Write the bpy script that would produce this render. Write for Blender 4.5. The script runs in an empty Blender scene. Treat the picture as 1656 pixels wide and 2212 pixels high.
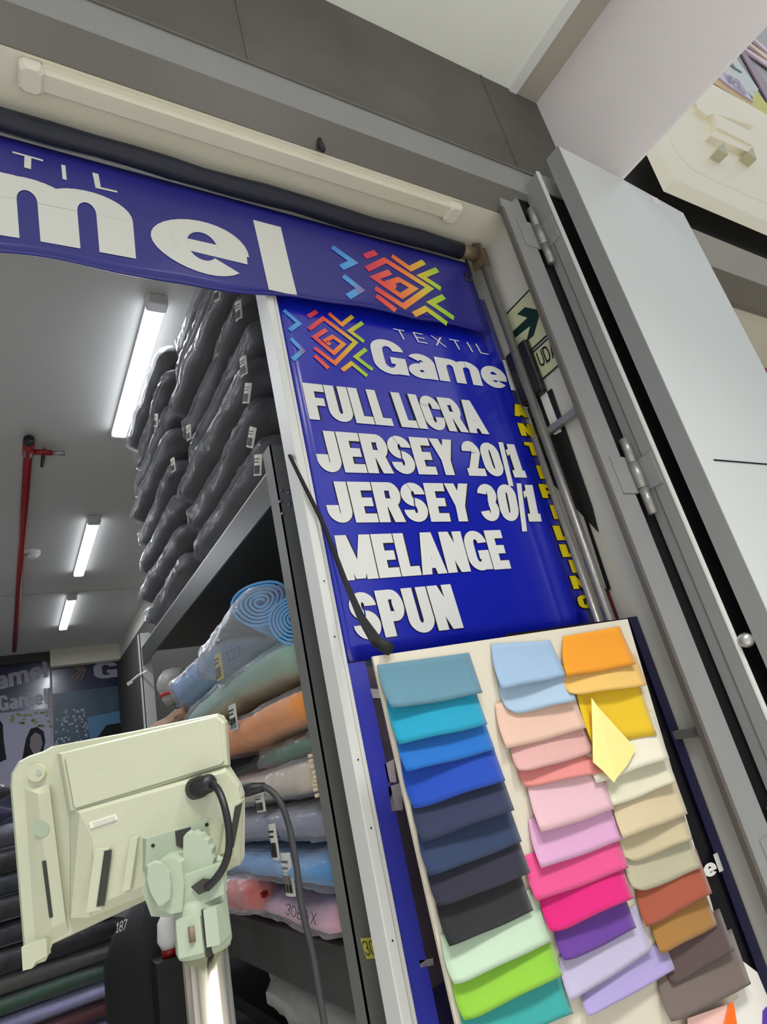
import bpy, math, random
from mathutils import Vector, Matrix, noise

# ------------------------------------------------------------------ camera
YAW, PITCH, ROLL, FPX = 0.59452963, 0.362477405, -0.231355395, 1339.58
FW = Vector((math.sin(YAW)*math.cos(PITCH), math.cos(YAW)*math.cos(PITCH), math.sin(PITCH)))
_rt = Vector((math.cos(YAW), -math.sin(YAW), 0)); _up = _rt.cross(FW)
RT = math.cos(ROLL)*_rt + math.sin(ROLL)*_up
UP = -math.sin(ROLL)*_rt + math.cos(ROLL)*_up
H0 = 1.35                       # eye height above the floor; all coordinates below are relative to the eye level
S = bpy.context.scene
COL = S.collection
cd = bpy.data.cameras.new('camera'); cam = bpy.data.objects.new('camera', cd); COL.objects.link(cam)
cd.sensor_fit = 'HORIZONTAL'; cd.sensor_width = 36.0; cd.lens = 36.0*FPX/1656.0; cd.clip_start = 0.02
M3 = Matrix((RT, UP, -FW)).transposed()
cam.matrix_world = Matrix.Translation((0, 0, H0)) @ M3.to_4x4()
S.camera = cam
# ------------------------------------------------------------------ world, exposure
S.view_settings.view_transform = 'Standard'; S.view_settings.look = 'None'
S.view_settings.gamma = 1.0; S.view_settings.use_curve_mapping = False
S.view_settings.exposure = -0.06
wd = bpy.data.worlds.new('world'); S.world = wd; wd.use_nodes = True
wd.node_tree.nodes['Background'].inputs[0].default_value = (0.93, 0.97, 1.0, 1)
wd.node_tree.nodes['Background'].inputs[1].default_value = 0.80
CORRIDOR_W = 42.0               # added corridor ceiling panels, watts
BATTEN_W = 21.0                 # downward light of each shop batten, watts
BATTEN_E = 7.0                  # emission of the interior tubes


def area(name, loc, rot, sx, sy, w, col=(1, 1, 1), spread=180):
    l = bpy.data.lights.new(name, 'AREA'); l.spread = math.radians(spread); l.shape = 'RECTANGLE'; l.size = sx; l.size_y = sy; l.energy = w; l.color = col
    o = bpy.data.objects.new(name, l); COL.objects.link(o); o.location = (loc[0], loc[1], loc[2]+H0); o.rotation_euler = rot
    return o


# ------------------------------------------------------------------ helpers
def lin(c):
    c = c/255.0
    return c/12.92 if c <= 0.04045 else ((c+0.055)/1.055)**2.4


def rgb(c): return (lin(c[0]), lin(c[1]), lin(c[2]), 1.0)


MATS = {}


def mat(name, c, rough=0.6, metal=0.0, coat=0.0, var=0.06, vs=6.0, bump=0.0, bs=40.0, stretch=None, emit=0.0, alpha=1.0, spec=0.5, sheen=0.0):
    if name in MATS: return MATS[name]
    m = bpy.data.materials.new(name); m.use_nodes = True; nt = m.node_tree; N = nt.nodes; L = nt.links
    b = N['Principled BSDF']
    b.inputs['Roughness'].default_value = rough; b.inputs['Metallic'].default_value = metal
    b.inputs['Coat Weight'].default_value = coat; b.inputs['Coat Roughness'].default_value = 0.12
    b.inputs['Specular IOR Level'].default_value = spec
    if sheen: b.inputs['Sheen Weight'].default_value = sheen
    base = rgb(c)
    tc = N.new('ShaderNodeTexCoord'); mp = N.new('ShaderNodeMapping'); L.new(tc.outputs['Object'], mp.inputs[0])
    if stretch: mp.inputs['Scale'].default_value = stretch
    nz = N.new('ShaderNodeTexNoise'); nz.inputs['Scale'].default_value = vs; nz.inputs['Detail'].default_value = 5
    L.new(mp.outputs[0], nz.inputs['Vector'])
    mx = N.new('ShaderNodeMix'); mx.data_type = 'RGBA'
    mx.inputs[6].default_value = tuple(max(0, x*(1-var)) for x in base[:3])+(1,)
    mx.inputs[7].default_value = tuple(min(1, x*(1+var)) for x in base[:3])+(1,)
    L.new(nz.outputs[0], mx.inputs[0]); L.new(mx.outputs[2], b.inputs['Base Color'])
    if bump:
        n2 = N.new('ShaderNodeTexNoise'); n2.inputs['Scale'].default_value = bs; n2.inputs['Detail'].default_value = 4
        L.new(mp.outputs[0], n2.inputs['Vector'])
        bp = N.new('ShaderNodeBump'); bp.inputs['Strength'].default_value = bump; bp.inputs['Distance'].default_value = 0.01
        L.new(n2.outputs[0], bp.inputs['Height']); L.new(bp.outputs[0], b.inputs['Normal'])
    if emit:
        b.inputs['Emission Color'].default_value = base; b.inputs['Emission Strength'].default_value = emit
    MATS[name] = m
    return m


def film(name, c, veil=0.12, bs=14.0, stretch=(1, 1, 1), rough=0.16, bump=0.8):
    """thin clear plastic: mostly see-through, a milky veil and a wrinkled gloss"""
    if name in MATS: return MATS[name]
    m = bpy.data.materials.new(name); m.use_nodes = True; nt = m.node_tree; N = nt.nodes; L = nt.links
    b = N['Principled BSDF']; out = N['Material Output']
    b.inputs['Base Color'].default_value = rgb(c); b.inputs['Roughness'].default_value = rough
    b.inputs['Specular IOR Level'].default_value = 0.8
    tr = N.new('ShaderNodeBsdfTransparent'); mx = N.new('ShaderNodeMixShader')
    tc = N.new('ShaderNodeTexCoord'); mp = N.new('ShaderNodeMapping'); mp.inputs['Scale'].default_value = stretch
    L.new(tc.outputs['Object'], mp.inputs[0])
    nz = N.new('ShaderNodeTexNoise'); nz.inputs['Scale'].default_value = bs; nz.inputs['Detail'].default_value = 6; nz.inputs['Distortion'].default_value = 1.2
    L.new(mp.outputs[0], nz.inputs['Vector'])
    bp = N.new('ShaderNodeBump'); bp.inputs['Strength'].default_value = bump; bp.inputs['Distance'].default_value = 0.02
    L.new(nz.outputs[0], bp.inputs['Height']); L.new(bp.outputs[0], b.inputs['Normal'])
    fr = N.new('ShaderNodeMath'); fr.operation = 'MULTIPLY'; fr.inputs[1].default_value = 0.42
    lw = N.new('ShaderNodeLayerWeight'); lw.inputs[0].default_value = 0.25; L.new(lw.outputs['Facing'], fr.inputs[0])
    ad = N.new('ShaderNodeMath'); ad.operation = 'ADD'; ad.use_clamp = True; ad.inputs[1].default_value = veil
    L.new(fr.outputs[0], ad.inputs[0]); L.new(ad.outputs[0], mx.inputs[0])
    L.new(tr.outputs[0], mx.inputs[1]); L.new(b.outputs[0], mx.inputs[2]); L.new(mx.outputs[0], out.inputs['Surface'])
    MATS[name] = m
    return m


def W(px, py, ax, val):
    """point where the sight line of photo position (px,py) meets the plane ax = val"""
    d = FW + RT*((px-828)/FPX) - UP*((py-1106)/FPX)
    i = 'xyz'.index(ax)
    return d*(val/d[i])


def WP(px, py, p0, n):
    d = FW + RT*((px-828)/FPX) - UP*((py-1106)/FPX)
    return d*(p0.dot(n)/d.dot(n))


class MB:
    def __init__(s): s.v = []; s.f = []; s.mi = []; s.cur = 0
    def P(s, p): s.v.append(Vector(p)); return len(s.v)-1
    def face(s, idx): s.f.append(tuple(idx)); s.mi.append(s.cur)
    def poly(s, pts): s.face([s.P(p) for p in pts]); return s
    def prism(s, pts, vec):
        vec = Vector(vec); a = [s.P(p) for p in pts]; b = [s.P(Vector(p)+vec) for p in pts]; n = len(pts)
        s.face(a[::-1]); s.face(b)
        for i in range(n): s.face((a[i], a[(i+1) % n], b[(i+1) % n], b[i]))
        return s
    def loft(s, rings, cap=True):
        R = [[s.P(p) for p in r] for r in rings]; n = len(R[0])
        for k in range(len(R)-1):
            for i in range(n): s.face((R[k][i], R[k][(i+1) % n], R[k+1][(i+1) % n], R[k+1][i]))
        if cap: s.face(R[0][::-1]); s.face(R[-1])
        return s
    def box(s, a, b):
        x0, y0, z0 = a; x1, y1, z1 = b
        return s.prism([(x0, y0, z0), (x1, y0, z0), (x1, y1, z0), (x0, y1, z0)], (0, 0, z1-z0))
    def bevbox(s, a, b, e):
        (x0, y0, z0), (x1, y1, z1) = a, b
        def r(i, z): return [(x0+i+e, y0+i, z), (x1-i-e, y0+i, z), (x1-i, y0+i+e, z), (x1-i, y1-i-e, z), (x1-i-e, y1-i, z), (x0+i+e, y1-i, z), (x0+i, y1-i-e, z), (x0+i, y0+i+e, z)]
        return s.loft([r(e*.7, z0), r(0, z0+e*.7), r(0, z1-e*.7), r(e*.7, z1)])
    def tube(s, pts, r, n=12, cap=True):
        pts = [Vector(p) for p in pts]; rings = []; prev = None
        for i, p in enumerate(pts):
            t = (pts[min(i+1, len(pts)-1)]-pts[max(i-1, 0)]).normalized()
            if prev is None: prev = t.orthogonal().normalized()
            a = (prev-t*prev.dot(t)).normalized(); b = t.cross(a); prev = a
            rr = r[i] if isinstance(r, (list, tuple)) else r
            rings.append([p+a*(rr*math.cos(2*math.pi*k/n))+b*(rr*math.sin(2*math.pi*k/n)) for k in range(n)])
        return s.loft(rings, cap)
    def sheet(s, fn, nu, nv, t=0.0):
        """fn(u,v) -> (point, normal); two sided sheet of thickness t"""
        A = [[fn(i/nu, j/nv) for j in range(nv+1)] for i in range(nu+1)]
        F = [[s.P(Vector(p)+Vector(n)*t/2) for p, n in r] for r in A]
        for i in range(nu):
            for j in range(nv): s.face((F[i][j], F[i+1][j], F[i+1][j+1], F[i][j+1]))
        if t:
            B = [[s.P(Vector(p)-Vector(n)*t/2) for p, n in r] for r in A]
            for i in range(nu):
                for j in range(nv): s.face((B[i][j], B[i][j+1], B[i+1][j+1], B[i+1][j]))
            for i in range(nu):
                s.face((F[i][0], B[i][0], B[i+1][0], F[i+1][0])); s.face((F[i][nv], F[i+1][nv], B[i+1][nv], B[i][nv]))
            for j in range(nv):
                s.face((F[0][j], F[0][j+1], B[0][j+1], B[0][j])); s.face((F[nu][j], B[nu][j], B[nu][j+1], F[nu][j+1]))
        return s
    def build(s, name, mats, parent=None, smooth=False, colors=None):
        if not isinstance(mats, (list, tuple)): mats = [mats]
        off = Vector((0, 0, 0)); p = parent
        while p is not None: off += Vector(p.location); p = p.parent
        base = Vector((0, 0, 0))
        if parent is None:
            lo = [min(q[i] for q in s.v) for i in range(3)]; hi = [max(q[i] for q in s.v) for i in range(3)]
            base = Vector(((lo[0]+hi[0])/2, (lo[1]+hi[1])/2, lo[2]))
        me = bpy.data.meshes.new(name)
        me.from_pydata([tuple(q-off-base) for q in s.v], [], s.f)
        for m in mats: me.materials.append(m)
        me.polygons.foreach_set('material_index', s.mi)
        if smooth: me.polygons.foreach_set('use_smooth', [True]*len(s.f))
        if colors is not None:
            ca = me.color_attributes.new('Col', 'FLOAT_COLOR', 'POINT')
            for i, c in enumerate(colors): ca.data[i].color = c
        me.update()
        o = bpy.data.objects.new(name, me); COL.objects.link(o)
        if parent: o.parent = parent
        else: o.location = base
        if smooth == 'auto':
            pass
        return o


def fixn(o):
    """consistent outward normals"""
    import bmesh
    bm = bmesh.new(); bm.from_mesh(o.data); bmesh.ops.recalc_face_normals(bm, faces=bm.faces[:]); bm.to_mesh(o.data); bm.free()
    return o


def tag(o, label=None, cat=None, group=None, kind=None):
    if label: o['label'] = label
    if cat: o['category'] = cat
    if group: o['group'] = group
    if kind: o['kind'] = kind
    return o


def thing(name, label, cat, loc, group=None):
    o = bpy.data.objects.new(name, None); o.empty_display_size = 0.05; COL.objects.link(o); o.location = loc
    return tag(o, label, cat, group)


def struct(o, label=None): return tag(o, label, None, None, 'structure')


def dup(root, loc, label, group=None):
    r = root.copy(); COL.objects.link(r); r.location = loc; r['label'] = label
    if group: r['group'] = group
    for ch in list(root.children):
        c = ch.copy(); COL.objects.link(c); c.parent = r
        for g in ch.children:
            d = g.copy(); COL.objects.link(d); d.parent = c
    return r


# ------------------------------------------------------------------ lettering (stroke built glyphs, real thin pieces)
def glyph(ch, V, Hh):
    v, h = V/2, Hh/2
    def bowl(w, y0, y1): r = (y1-y0)/2; return [('h', 0, w-.26, y1), ('h', 0, w-.26, y0), ('a', w-.27, (y0+y1)/2, .27-v, r, -90, 90)]
    R = {
        'F': (.58, [('v', v, 0, 1), ('h', 0, .58, 1-h), ('h', 0, .53, .5)]),
        'U': (.68, [('v', v, .3, 1), ('v', .68-v, .3, 1), ('a', .34, .31, .34-v, .31-h, 180, 360)]),
        'L': (.55, [('v', v, 0, 1), ('h', 0, .55, h)]),
        'I': (V, [('v', v, 0, 1)]),
        'C': (.68, [('v', v, .32, .68), ('a', .34, .67, .34-v, .33-h, 0, 180), ('a', .34, .33, .34-v, .33-h, 180, 360), ('v', .68-v, .62, .69), ('v', .68-v, .31, .38)]),
        'G': (.72, [('v', v, .32, .68), ('a', .36, .67, .36-v, .33-h, 5, 180), ('a', .36, .33, .36-v, .33-h, 180, 360), ('v', .72-v, 0.02, .5), ('h', .38, .72, .5-h)]),
        'R': (.70, [('v', v, 0, 1)]+bowl(.70, .48, 1-h)+[('d', .70-v, 0, .70-v-.14, .5, V)]),
        'P': (.66, [('v', v, 0, 1)]+bowl(.66, .42, 1-h)),
        'A': (.74, [('d', v, 0, .37-.02, 1, V*.98), ('d', .74-v, 0, .37+.02, 1, V*.98), ('h', .2, .54, .25)]),
        'J': (.60, [('v', .60-v, .3, 1), ('a', .30, .31, .30-v, .31-h, 180, 360), ('v', v, .30, .42)]),
        'E': (.58, [('v', v, 0, 1), ('h', 0, .58, 1-h), ('h', 0, .54, .5), ('h', 0, .58, h)]),
        'S': (.66, [('a', .33, .75-h/2, .33-v, .25-h/2, 0, 265), ('a', .33, .25+h/2, .33-v, .25-h/2, 85, -180)]),
        'Y': (.72, [('d', .36, .4, v, 1, V), ('d', .36, .4, .72-v, 1, V), ('v', .36, 0, .46)]),
        '2': (.60, [('a', .30, .70, .30-v, .30-h, 180, -10), ('d', v+.02, .1, .60-v, .66, V), ('h', 0, .60, h)]),
        '0': (.64, [('v', v, .32, .68), ('v', .64-v, .32, .68), ('a', .32, .67, .32-v, .33-h, 0, 180), ('a', .32, .33, .32-v, .33-h, 180, 360)]),
        '3': (.62, [('a', .31, .75-h/2, .31-v, .25-h/2, 170, -90), ('a', .31, .25+h/2, .31-v, .25-h/2, 90, -170)]),
        '1': (.44, [('v', .24, 0, 1), ('p', [(0, .62), (.24-v+.02, .70), (.24, 1), (.24-v, 1), (.12, .86), (0, .80)]), ('h', .0, .46, h*.8)]),
        '/': (.24, [('d', .04, -.28, .17, 1.04, .17)]),
        'M': (.90, [('v', v, 0, 1), ('v', .90-v, 0, 1), ('d', .45, 0.02, v+.02, 1, V*.85), ('d', .45, 0.02, .90-v-.02, 1, V*.85)]),
        'N': (.70, [('v', v, 0, 1), ('v', .70-v, 0, 1), ('d', .70-v, 0, v, 1, V)]),
        'T': (.62, [('v', .31, 0, 1), ('h', 0, .62, 1-h)]),
        'X': (.66, [('d', v, 0, .66-v, 1, V*1.1), ('d', .66-v, 0, v, 1, V*1.1)]),
        'D': (.68, [('v', v, 0, 1), ('h', 0, .36, 1-h), ('h', 0, .36, h), ('a', .35, .5, .33-v, .5-h, -90, 90)]),
        'V': (.70, [('d', .35, 0, v, 1, V), ('d', .35, 0, .70-v, 1, V)]),
        'Z': (.60, [('h', 0, .6, 1-h), ('h', 0, .6, h), ('d', v, .06, .6-v, .94, V*1.1)]),
        'B': (.66, [('v', v, 0, 1)]+bowl(.64, .5, 1-h)+bowl(.66, h, .5)),
        'O': (.70, [('a', .35, .5, .35-v, .5-h, 0, 360)]),
        '8': (.62, [('a', .31, .75-h/2, .31-v, .25-h/2, 0, 360), ('a', .31, .25+h/2, .31-v, .25-h/2, 0, 360)]),
        '7': (.58, [('h', 0, .58, 1-h), ('d', .2, 0, .58-v, .95, V)]),
        'a': (.64, [('v', .64-v, 0, .46), ('a', .32, .45, .32-v, .28-h, 0, 145), ('a', .29, .215, .29-v*.95, .215-h*.9, 0, 360), ('h', .3, .5, .40)]),
        'm': (1.08, [('v', v, 0, .73), ('v', .54, 0, .46), ('v', 1.08-v, 0, .46), ('a', (v+.54)/2, .45, (.54-v)/2, .28-h, 0, 180), ('a', (.54+1.08-v)/2, .45, (.54-v)/2, .28-h, 0, 180)]),
        'e': (.70, [('a', .35, .365, .35-v, .365-h, 0, 318), ('h', V*.6, .68, .365-h*.2)]),
        'l': (V, [('v', v, 0, 1.04)]),
        ' ': (.2, []),
    }
    return R[ch]


def text2d(string, V, Hh, gap=.03):
    """list of polygons in a box: x scaled to 0..1, y in cap heights"""
    polys = []; x = 0
    for ch in string:
        w, pr = glyph(ch, V, Hh)
        for p in pr:
            if p[0] == 'v':
                for k in range(3):
                    a = p[2]+(p[3]-p[2])*k/3; b = p[2]+(p[3]-p[2])*(k+1)/3
                    polys.append([(x+p[1]-V/2, a), (x+p[1]+V/2, a), (x+p[1]+V/2, b), (x+p[1]-V/2, b)])
            elif p[0] == 'h': polys.append([(x+p[1], p[3]-Hh/2), (x+p[2], p[3]-Hh/2), (x+p[2], p[3]+Hh/2), (x+p[1], p[3]+Hh/2)])
            elif p[0] == 'd':
                t = p[5]/2; polys.append([(x+p[1]-t, p[2]), (x+p[1]+t, p[2]), (x+p[3]+t, p[4]), (x+p[3]-t, p[4])])
            elif p[0] == 'p': polys.append([(x+a, b) for a, b in p[1]])
            elif p[0] == 'a':
                _, cx, cy, rx, ry, a0, a1 = p; n = max(6, int(abs(a1-a0)/11)); q = []
                for k in range(n+1):
                    t = math.radians(a0+(a1-a0)*k/n); c, s_ = math.cos(t), math.sin(t)
                    q.append(((x+cx+(rx-V/2)*c, cy+(ry-Hh/2)*s_), (x+cx+(rx+V/2)*c, cy+(ry+Hh/2)*s_)))
                for k in range(n): polys.append([q[k][0], q[k][1], q[k+1][1], q[k+1][0]])
        x += w+gap
    tot = x-gap
    return [[(a/tot, b) for a, b in p] for p in polys]


def bil(q, u, v):
    return q[3]*(1-u)*(1-v)+q[2]*u*(1-v)+q[0]*(1-u)*v+q[1]*u*v


def lettering(mb, string, quad, V=.29, Hh=.21, gap=.03, grow=0.0, lift=Vector((0, 0, 0)), warp=None, thick=.0012):
    """quad: TL TR BR BL points; thin raised letter pieces"""
    ln = lift.normalized()
    for k, p in enumerate(text2d(string, V, Hh, gap)):
        pts = [bil(quad, a, b) for a, b in p]
        if warp: pts = [warp(t) for t in pts]
        mb.poly([t+lift+ln*(k % 60)*.00002 for t in pts])      # flat print, each stroke a hair above the last
    return mb


def qpx(c, ax, val): return [W(c[2*i], c[2*i+1], ax, val) for i in range(4)]


def stroke(mb, pts, wdt, nrm, lift, thick=.001, cols=None, colfn=None):
    """flat mitred ribbon through 3d points in a plane with normal nrm"""
    n = len(pts); L = []
    for i in range(n):
        d = Vector((0, 0, 0))
        if i > 0: d0 = (pts[i]-pts[i-1]).normalized(); d += d0
        if i < n-1: d1 = (pts[i+1]-pts[i]).normalized(); d += d1
        if d.length < 1e-6: d = d1
        d.normalize(); s = d.cross(nrm).normalized()
        k = 1.0
        if 0 < i < n-1: k = 1/max(.35, abs(d.dot(d0)))
        L.append((pts[i]+s*wdt/2*k, pts[i]-s*wdt/2*k))
    for i in range(n-1):
        c0 = len(mb.v)
        mb.prism([L[i][0]+nrm*lift, L[i][1]+nrm*lift, L[i+1][1]+nrm*lift, L[i+1][0]+nrm*lift], nrm*thick)
        if cols is not None:
            for p in mb.v[c0:]: cols.append(colfn(p))


def nz(x, y, z): return noise.noise(Vector((x, y, z)))


# ------------------------------------------------------------------ materials
M_cream = mat('cream_paint', (226, 222, 204), .55, var=.03, vs=2)
M_white = mat('white_paint', (228, 229, 226), .5, var=.03, vs=2)
M_ceil = mat('ceiling_paint', (196, 196, 192), .7, var=.03, vs=1.5)
M_sidewall = mat('side_wall_paint', (208, 206, 196), .6, var=.05, vs=5)
M_steel = mat('grey_painted_steel', (142, 143, 142), .4, var=.08, vs=9, bump=.05, bs=30)
M_steel_d = mat('brushed_header_steel', (104, 99, 93), .4, metal=.15, var=.08, vs=12)
M_fascia = mat('dusty_dark_fascia', (94, 92, 85), .65, var=.42, vs=3.5, bump=.15, bs=18)
M_panel = mat('light_panel_paint', (210, 214, 212), .35, var=.03, vs=2)
M_bulk = mat('bulkhead_laminate', (236, 228, 228), .45, var=.03, vs=2.5)
M_trim = mat('trim_laminate', (176, 170, 158), .5, var=.04)
M_black = mat('black_gap', (9, 9, 11), .6, var=.3, vs=4, spec=.25)
M_blackp = mat('black_plastic', (20, 20, 21), .45, var=.1, vs=20)
M_rust = mat('rusty_steel', (124, 106, 86), .6, metal=.3, var=.4, vs=30)
M_pipe = mat('bare_steel_pipe', (156, 154, 150), .36, metal=.6, var=.18, vs=14, bump=.08, bs=60)
M_alu = mat('white_aluminium', (228, 228, 224), .4, var=.03)
M_navytube = mat('navy_vinyl', (24, 28, 44), .55, var=.2, vs=10, bump=.25, bs=25)
M_blue = mat('blue_sign_gloss', (20, 32, 176), .22, coat=.7, var=.05, vs=3)
M_banner = mat('blue_banner_vinyl', (38, 36, 130), .34, coat=.25, var=.18, vs=4, bump=.25, bs=7)
M_print = mat('white_print', (232, 232, 228), .5, var=.02)
M_printb = mat('banner_white_print', (222, 222, 214), .5, var=.02)
M_yellow = mat('yellow_print', (238, 214, 24), .4, var=.04)
M_ink = mat('black_ink', (12, 12, 16), .5, var=.1)
M_postwhite = mat('post_white', (226, 227, 222), .45, var=.04, vs=8)
M_shelf = mat('shelf_steel', (70, 70, 67), .42, var=.12, vs=6, bump=.05, bs=30)
M_shelfd = mat('shelf_plate_steel', (66, 64, 58), .6, var=.12, vs=6)
M_bolt = mat('zinc_bolt', (190, 190, 186), .3, metal=.8, var=.1, vs=40)
M_floor = mat('floor_tile', (214, 210, 202), .35, var=.06, vs=4)
M_backwall = mat('back_wall_paint', (150, 150, 152), .7, var=.05)
M_lamp = mat('led_diffuser', (240, 246, 255), .4, var=.0, emit=BATTEN_E)
M_lampcap = mat('lamp_end_cap', (206, 204, 206), .5, var=.05)
M_red = mat('red_enamel_pipe', (140, 16, 22), .4, var=.15, vs=10)
M_darkgrey = mat('dark_grey_conduit', (44, 46, 50), .5, var=.1)


def vcol_mat(name, rough=.35, coat=.3):
    m = bpy.data.materials.new(name); m.use_nodes = True; nt = m.node_tree
    b = nt.nodes['Principled BSDF']; b.inputs['Roughness'].default_value = rough; b.inputs['Coat Weight'].default_value = coat
    a = nt.nodes.new('ShaderNodeVertexColor'); a.layer_name = 'Col'
    nt.links.new(a.outputs[0], b.inputs['Base Color'])
    return m


M_logo = vcol_mat('logo_print')

# ------------------------------------------------------------------ setting
FY = .95                        # plane of the steel shop front
XW = 1.404                      # side wall of the recess and shop
ZC = 1.5                        # soffit over the recess
ZI = 2.2                        # shop ceiling
YB = 9.4
struct(MB().box((-3, -3, -1.40), (5, 9.6, -1.35)).build('floor', M_floor))
struct(MB().box((-1.3, 1.30, ZI), (XW+.05, YB+.1, ZI+.06)).build('ceiling', M_ceil))
o = struct(MB().box((-1.3, FY+.018, ZC), (XW+.05, 1.30, ZC+.05)).build('ceiling', M_cream))
struct(MB().box((-1.3, 1.25, ZC+.05), (XW+.05, 1.30, ZI)).build('wall_lintel', M_cream))
struct(MB().box((XW, FY+.005, -1.35), (XW+.05, YB, ZI)).build('wall_right', M_sidewall))
struct(MB().box((-1.35, FY+.01, -1.35), (-1.3, YB, ZI)).build('wall_left', M_backwall))
struct(MB().box((-1.3, YB, -1.35), (XW+.05, YB+.06, ZI)).build('wall_back', M_backwall))
# beam across the shop ceiling at the back, and the ceiling board joint
struct(MB().box((-1.3, 9.32, 2.09), (.55, YB, ZI)).build('trim_beam', M_shelfd))
struct(MB().box((.55, 9.25, 1.98), (XW, YB, ZI)).build('trim_beam', M_cream))
struct(MB().box((-1.3, 6.8, ZI-.004), (XW, 6.815, ZI)).build('trim_joint', M_trim))
# corridor side
struct(MB().box((-1.5, -1.6, 2.24), (1.81, FY, 2.29)).build('ceiling', mat('corridor_ceiling_paint', (244, 246, 238), .6, var=.02)))
f_ = struct(MB().box((-1.5, FY, 1.703), (1.81, FY+.04, 2.24)).build('wall_front', M_fascia))
for xs in (.55, 1.52):           # overlapping fascia sheet edge
    MB().box((xs, FY-.003, 1.706), (xs+.008, FY, 2.238)).build('sheet_joint', M_fascia, f_)
fl = struct(MB().box((1.70, -1.6, 2.232), (1.81, FY, 2.24)).build('trim_flange', M_trim))
MB().box((1.665, -1.6, 2.226), (1.70, FY, 2.24)).build('bead', M_white, fl)
blk = struct(MB().box((1.81, -1.6, 1.626), (1.822, FY+.04, 2.29)).build('wall_bulkhead', M_bulk))

# added dark wall, unseen behind the viewer, darkens the reflection in the blue sign
struct(MB().box((2.9, -2.3, -1.35), (8.0, -2.2, 2.6)).build('wall_reflection_blocker', mat('blocker_dark', (34, 34, 38), .7, var=.3, vs=2)))

# steel shop-front frame: header and jamb
hd = MB()
hd.box((-1.4, FY-.02, 1.588), (1.56, FY+.04, 1.703))
hdo = struct(hd.build('trim_header', M_steel))
MB().prism([(-1.4, FY-.02, 1.588), (1.44, FY-.02, 1.588), (1.375, FY+.014, 1.498), (-1.4, FY+.014, 1.498)], (0, .012, .012)).build('lower_flange', M_steel_d, hdo)
MB().box((-1.4, FY-.024, 1.699), (1.56, FY-.018, 1.709)).build('edge_strip', M_steel_d, hdo)
jb = MB(); jb.box((1.356, FY-.004, -1.35), (1.447, FY+.006, 1.60))
jbo = struct(jb.build('trim_jamb', M_steel))
MB().box((1.344, FY-.008, -1.35), (1.356, FY+.006, 1.50)).build('edge_angle', M_steel_d, jbo)
MB().box((1.447, FY+.0, -1.35), (1.50, FY+.006, 1.58)).build('door_gap_shade', M_black, jbo)  # black strip standing in for the shade between jamb and leaf

# hinged leaf: deep left stile, black infill, top rail, hinges
lf = bpy.data.objects.new('door_1', None); COL.objects.link(lf); lf.location = (1.64, .91, -1.35); lf['kind'] = 'structure'
LX = 1.49; LYF = .875
MB().bevbox((LX, LYF, -1.33), (LX+.012, FY-.004, 1.632), .003).build('stile', M_steel, lf)
MB().box((LX-.001, LYF-.003, -1.33), (LX+.013, LYF+.002, 1.632)).build('edge_bead', M_alu, lf)
MB().bevbox((LX+.010, LYF, 1.545), (1.83, LYF+.03, 1.630), .004).build('top_rail', M_steel, lf)
MB().box((LX+.010, LYF+.006, -1.33), (1.83, LYF+.016, 1.55)).build('infill_panel', M_black, lf)
MB().box((LX-.002, .912, -1.33), (LX+.001, .9145, 1.42)).build('groove_bead', M_steel_d, lf)
for zc in (1.41, .545, -.40):
    hg = MB()
    for k in range(3): hg.tube([(1.467, FY-.018, zc-.12+k*.076), (1.467, FY-.018, zc-.12+k*.076+.074)], .0125 if k != 1 else .0138, 14)
    h_ = hg.build('hinge_barrel', M_pipe, lf, True)
    hp = MB(); hp.box((1.395, FY-.008, zc-.055), (1.46, FY-.003, zc+.055)); hp.build('hinge_plate', M_steel, h_)
    hp = MB(); hp.box((LX-.005, .885, zc-.05), (LX+.001, .94, zc+.04)); hp.build('hinge_plate', M_steel, h_)
kn = MB(); kc = W(1610, 1383, 'y', LYF-.018)
rings = []
for k in range(9):
    a = math.pi*k/8; rings.append([kc+Vector((.018*math.sin(a)*math.cos(t*math.pi/8), -.018*math.cos(a), .018*math.sin(a)*math.sin(t*math.pi/8))) for t in range(16)])
kn.loft(rings); kn.tube([kc+Vector((0, .012, 0)), kc+Vector((0, .026, 0))], .008, 10)
fixn(kn.build('round_knob', M_bolt, lf, True))

# light grey pilaster panel in front of the bulkhead corner
pl = MB(); top = [W(1205, 315, 'y', .788), W(1340, 385, 'y', .788), W(1475, 460, 'y', .788)]
ptop = [(1.517, .788, -1.35), (2.139, .788, -1.35), tuple(top[2]), tuple(top[1]), (1.517, .788, top[0].z)]
pp = pl.prism(ptop, (0, .050, 0)).build('wall_pilaster', M_panel); struct(pp)
MB().prism([(1.513, .787, -1.35), (1.5175, .787, -1.35), (1.5175, .787, 1.655), (1.513, .787, 1.655)], (0, .054, 0)).build('corner_angle', M_steel, pp)
MB().box((1.585, .7862, .512), (2.14, .7885, .516)).build('panel_joint', M_black, pp)
jl = MB()
for a, b in (((1405, 425), (1445, 455)), ((1445, 455), (1440, 440))):
    pass
jl.box((1.955, .786, 1.565), (1.995, .789, 1.60)).build('sticker_residue', M_bulk, pp)

# ------------------------------------------------------------------ recess: unlit tube fixture, roller, banner
fx = thing('tube_light_fixture', 'unlit cream tube light fixture on the soffit above the blue banner', 'light fixture', (.62, .985, ZC))
MB().bevbox((.03, .982, ZC-.022), (1.215, 1.030, ZC), .006).build('diffuser', mat('fixture_diffuser', (222, 218, 198), .35, var=.03), fx)
for xx in (.026, 1.165):
    MB().bevbox((xx, .974, ZC-.030), (xx+.048, 1.038, ZC), .008).build('end_cap', M_cream, fx)
MB().box((.07, .974, ZC-.007), (1.17, .982, ZC)).build('backing_channel', M_cream, fx)

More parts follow.
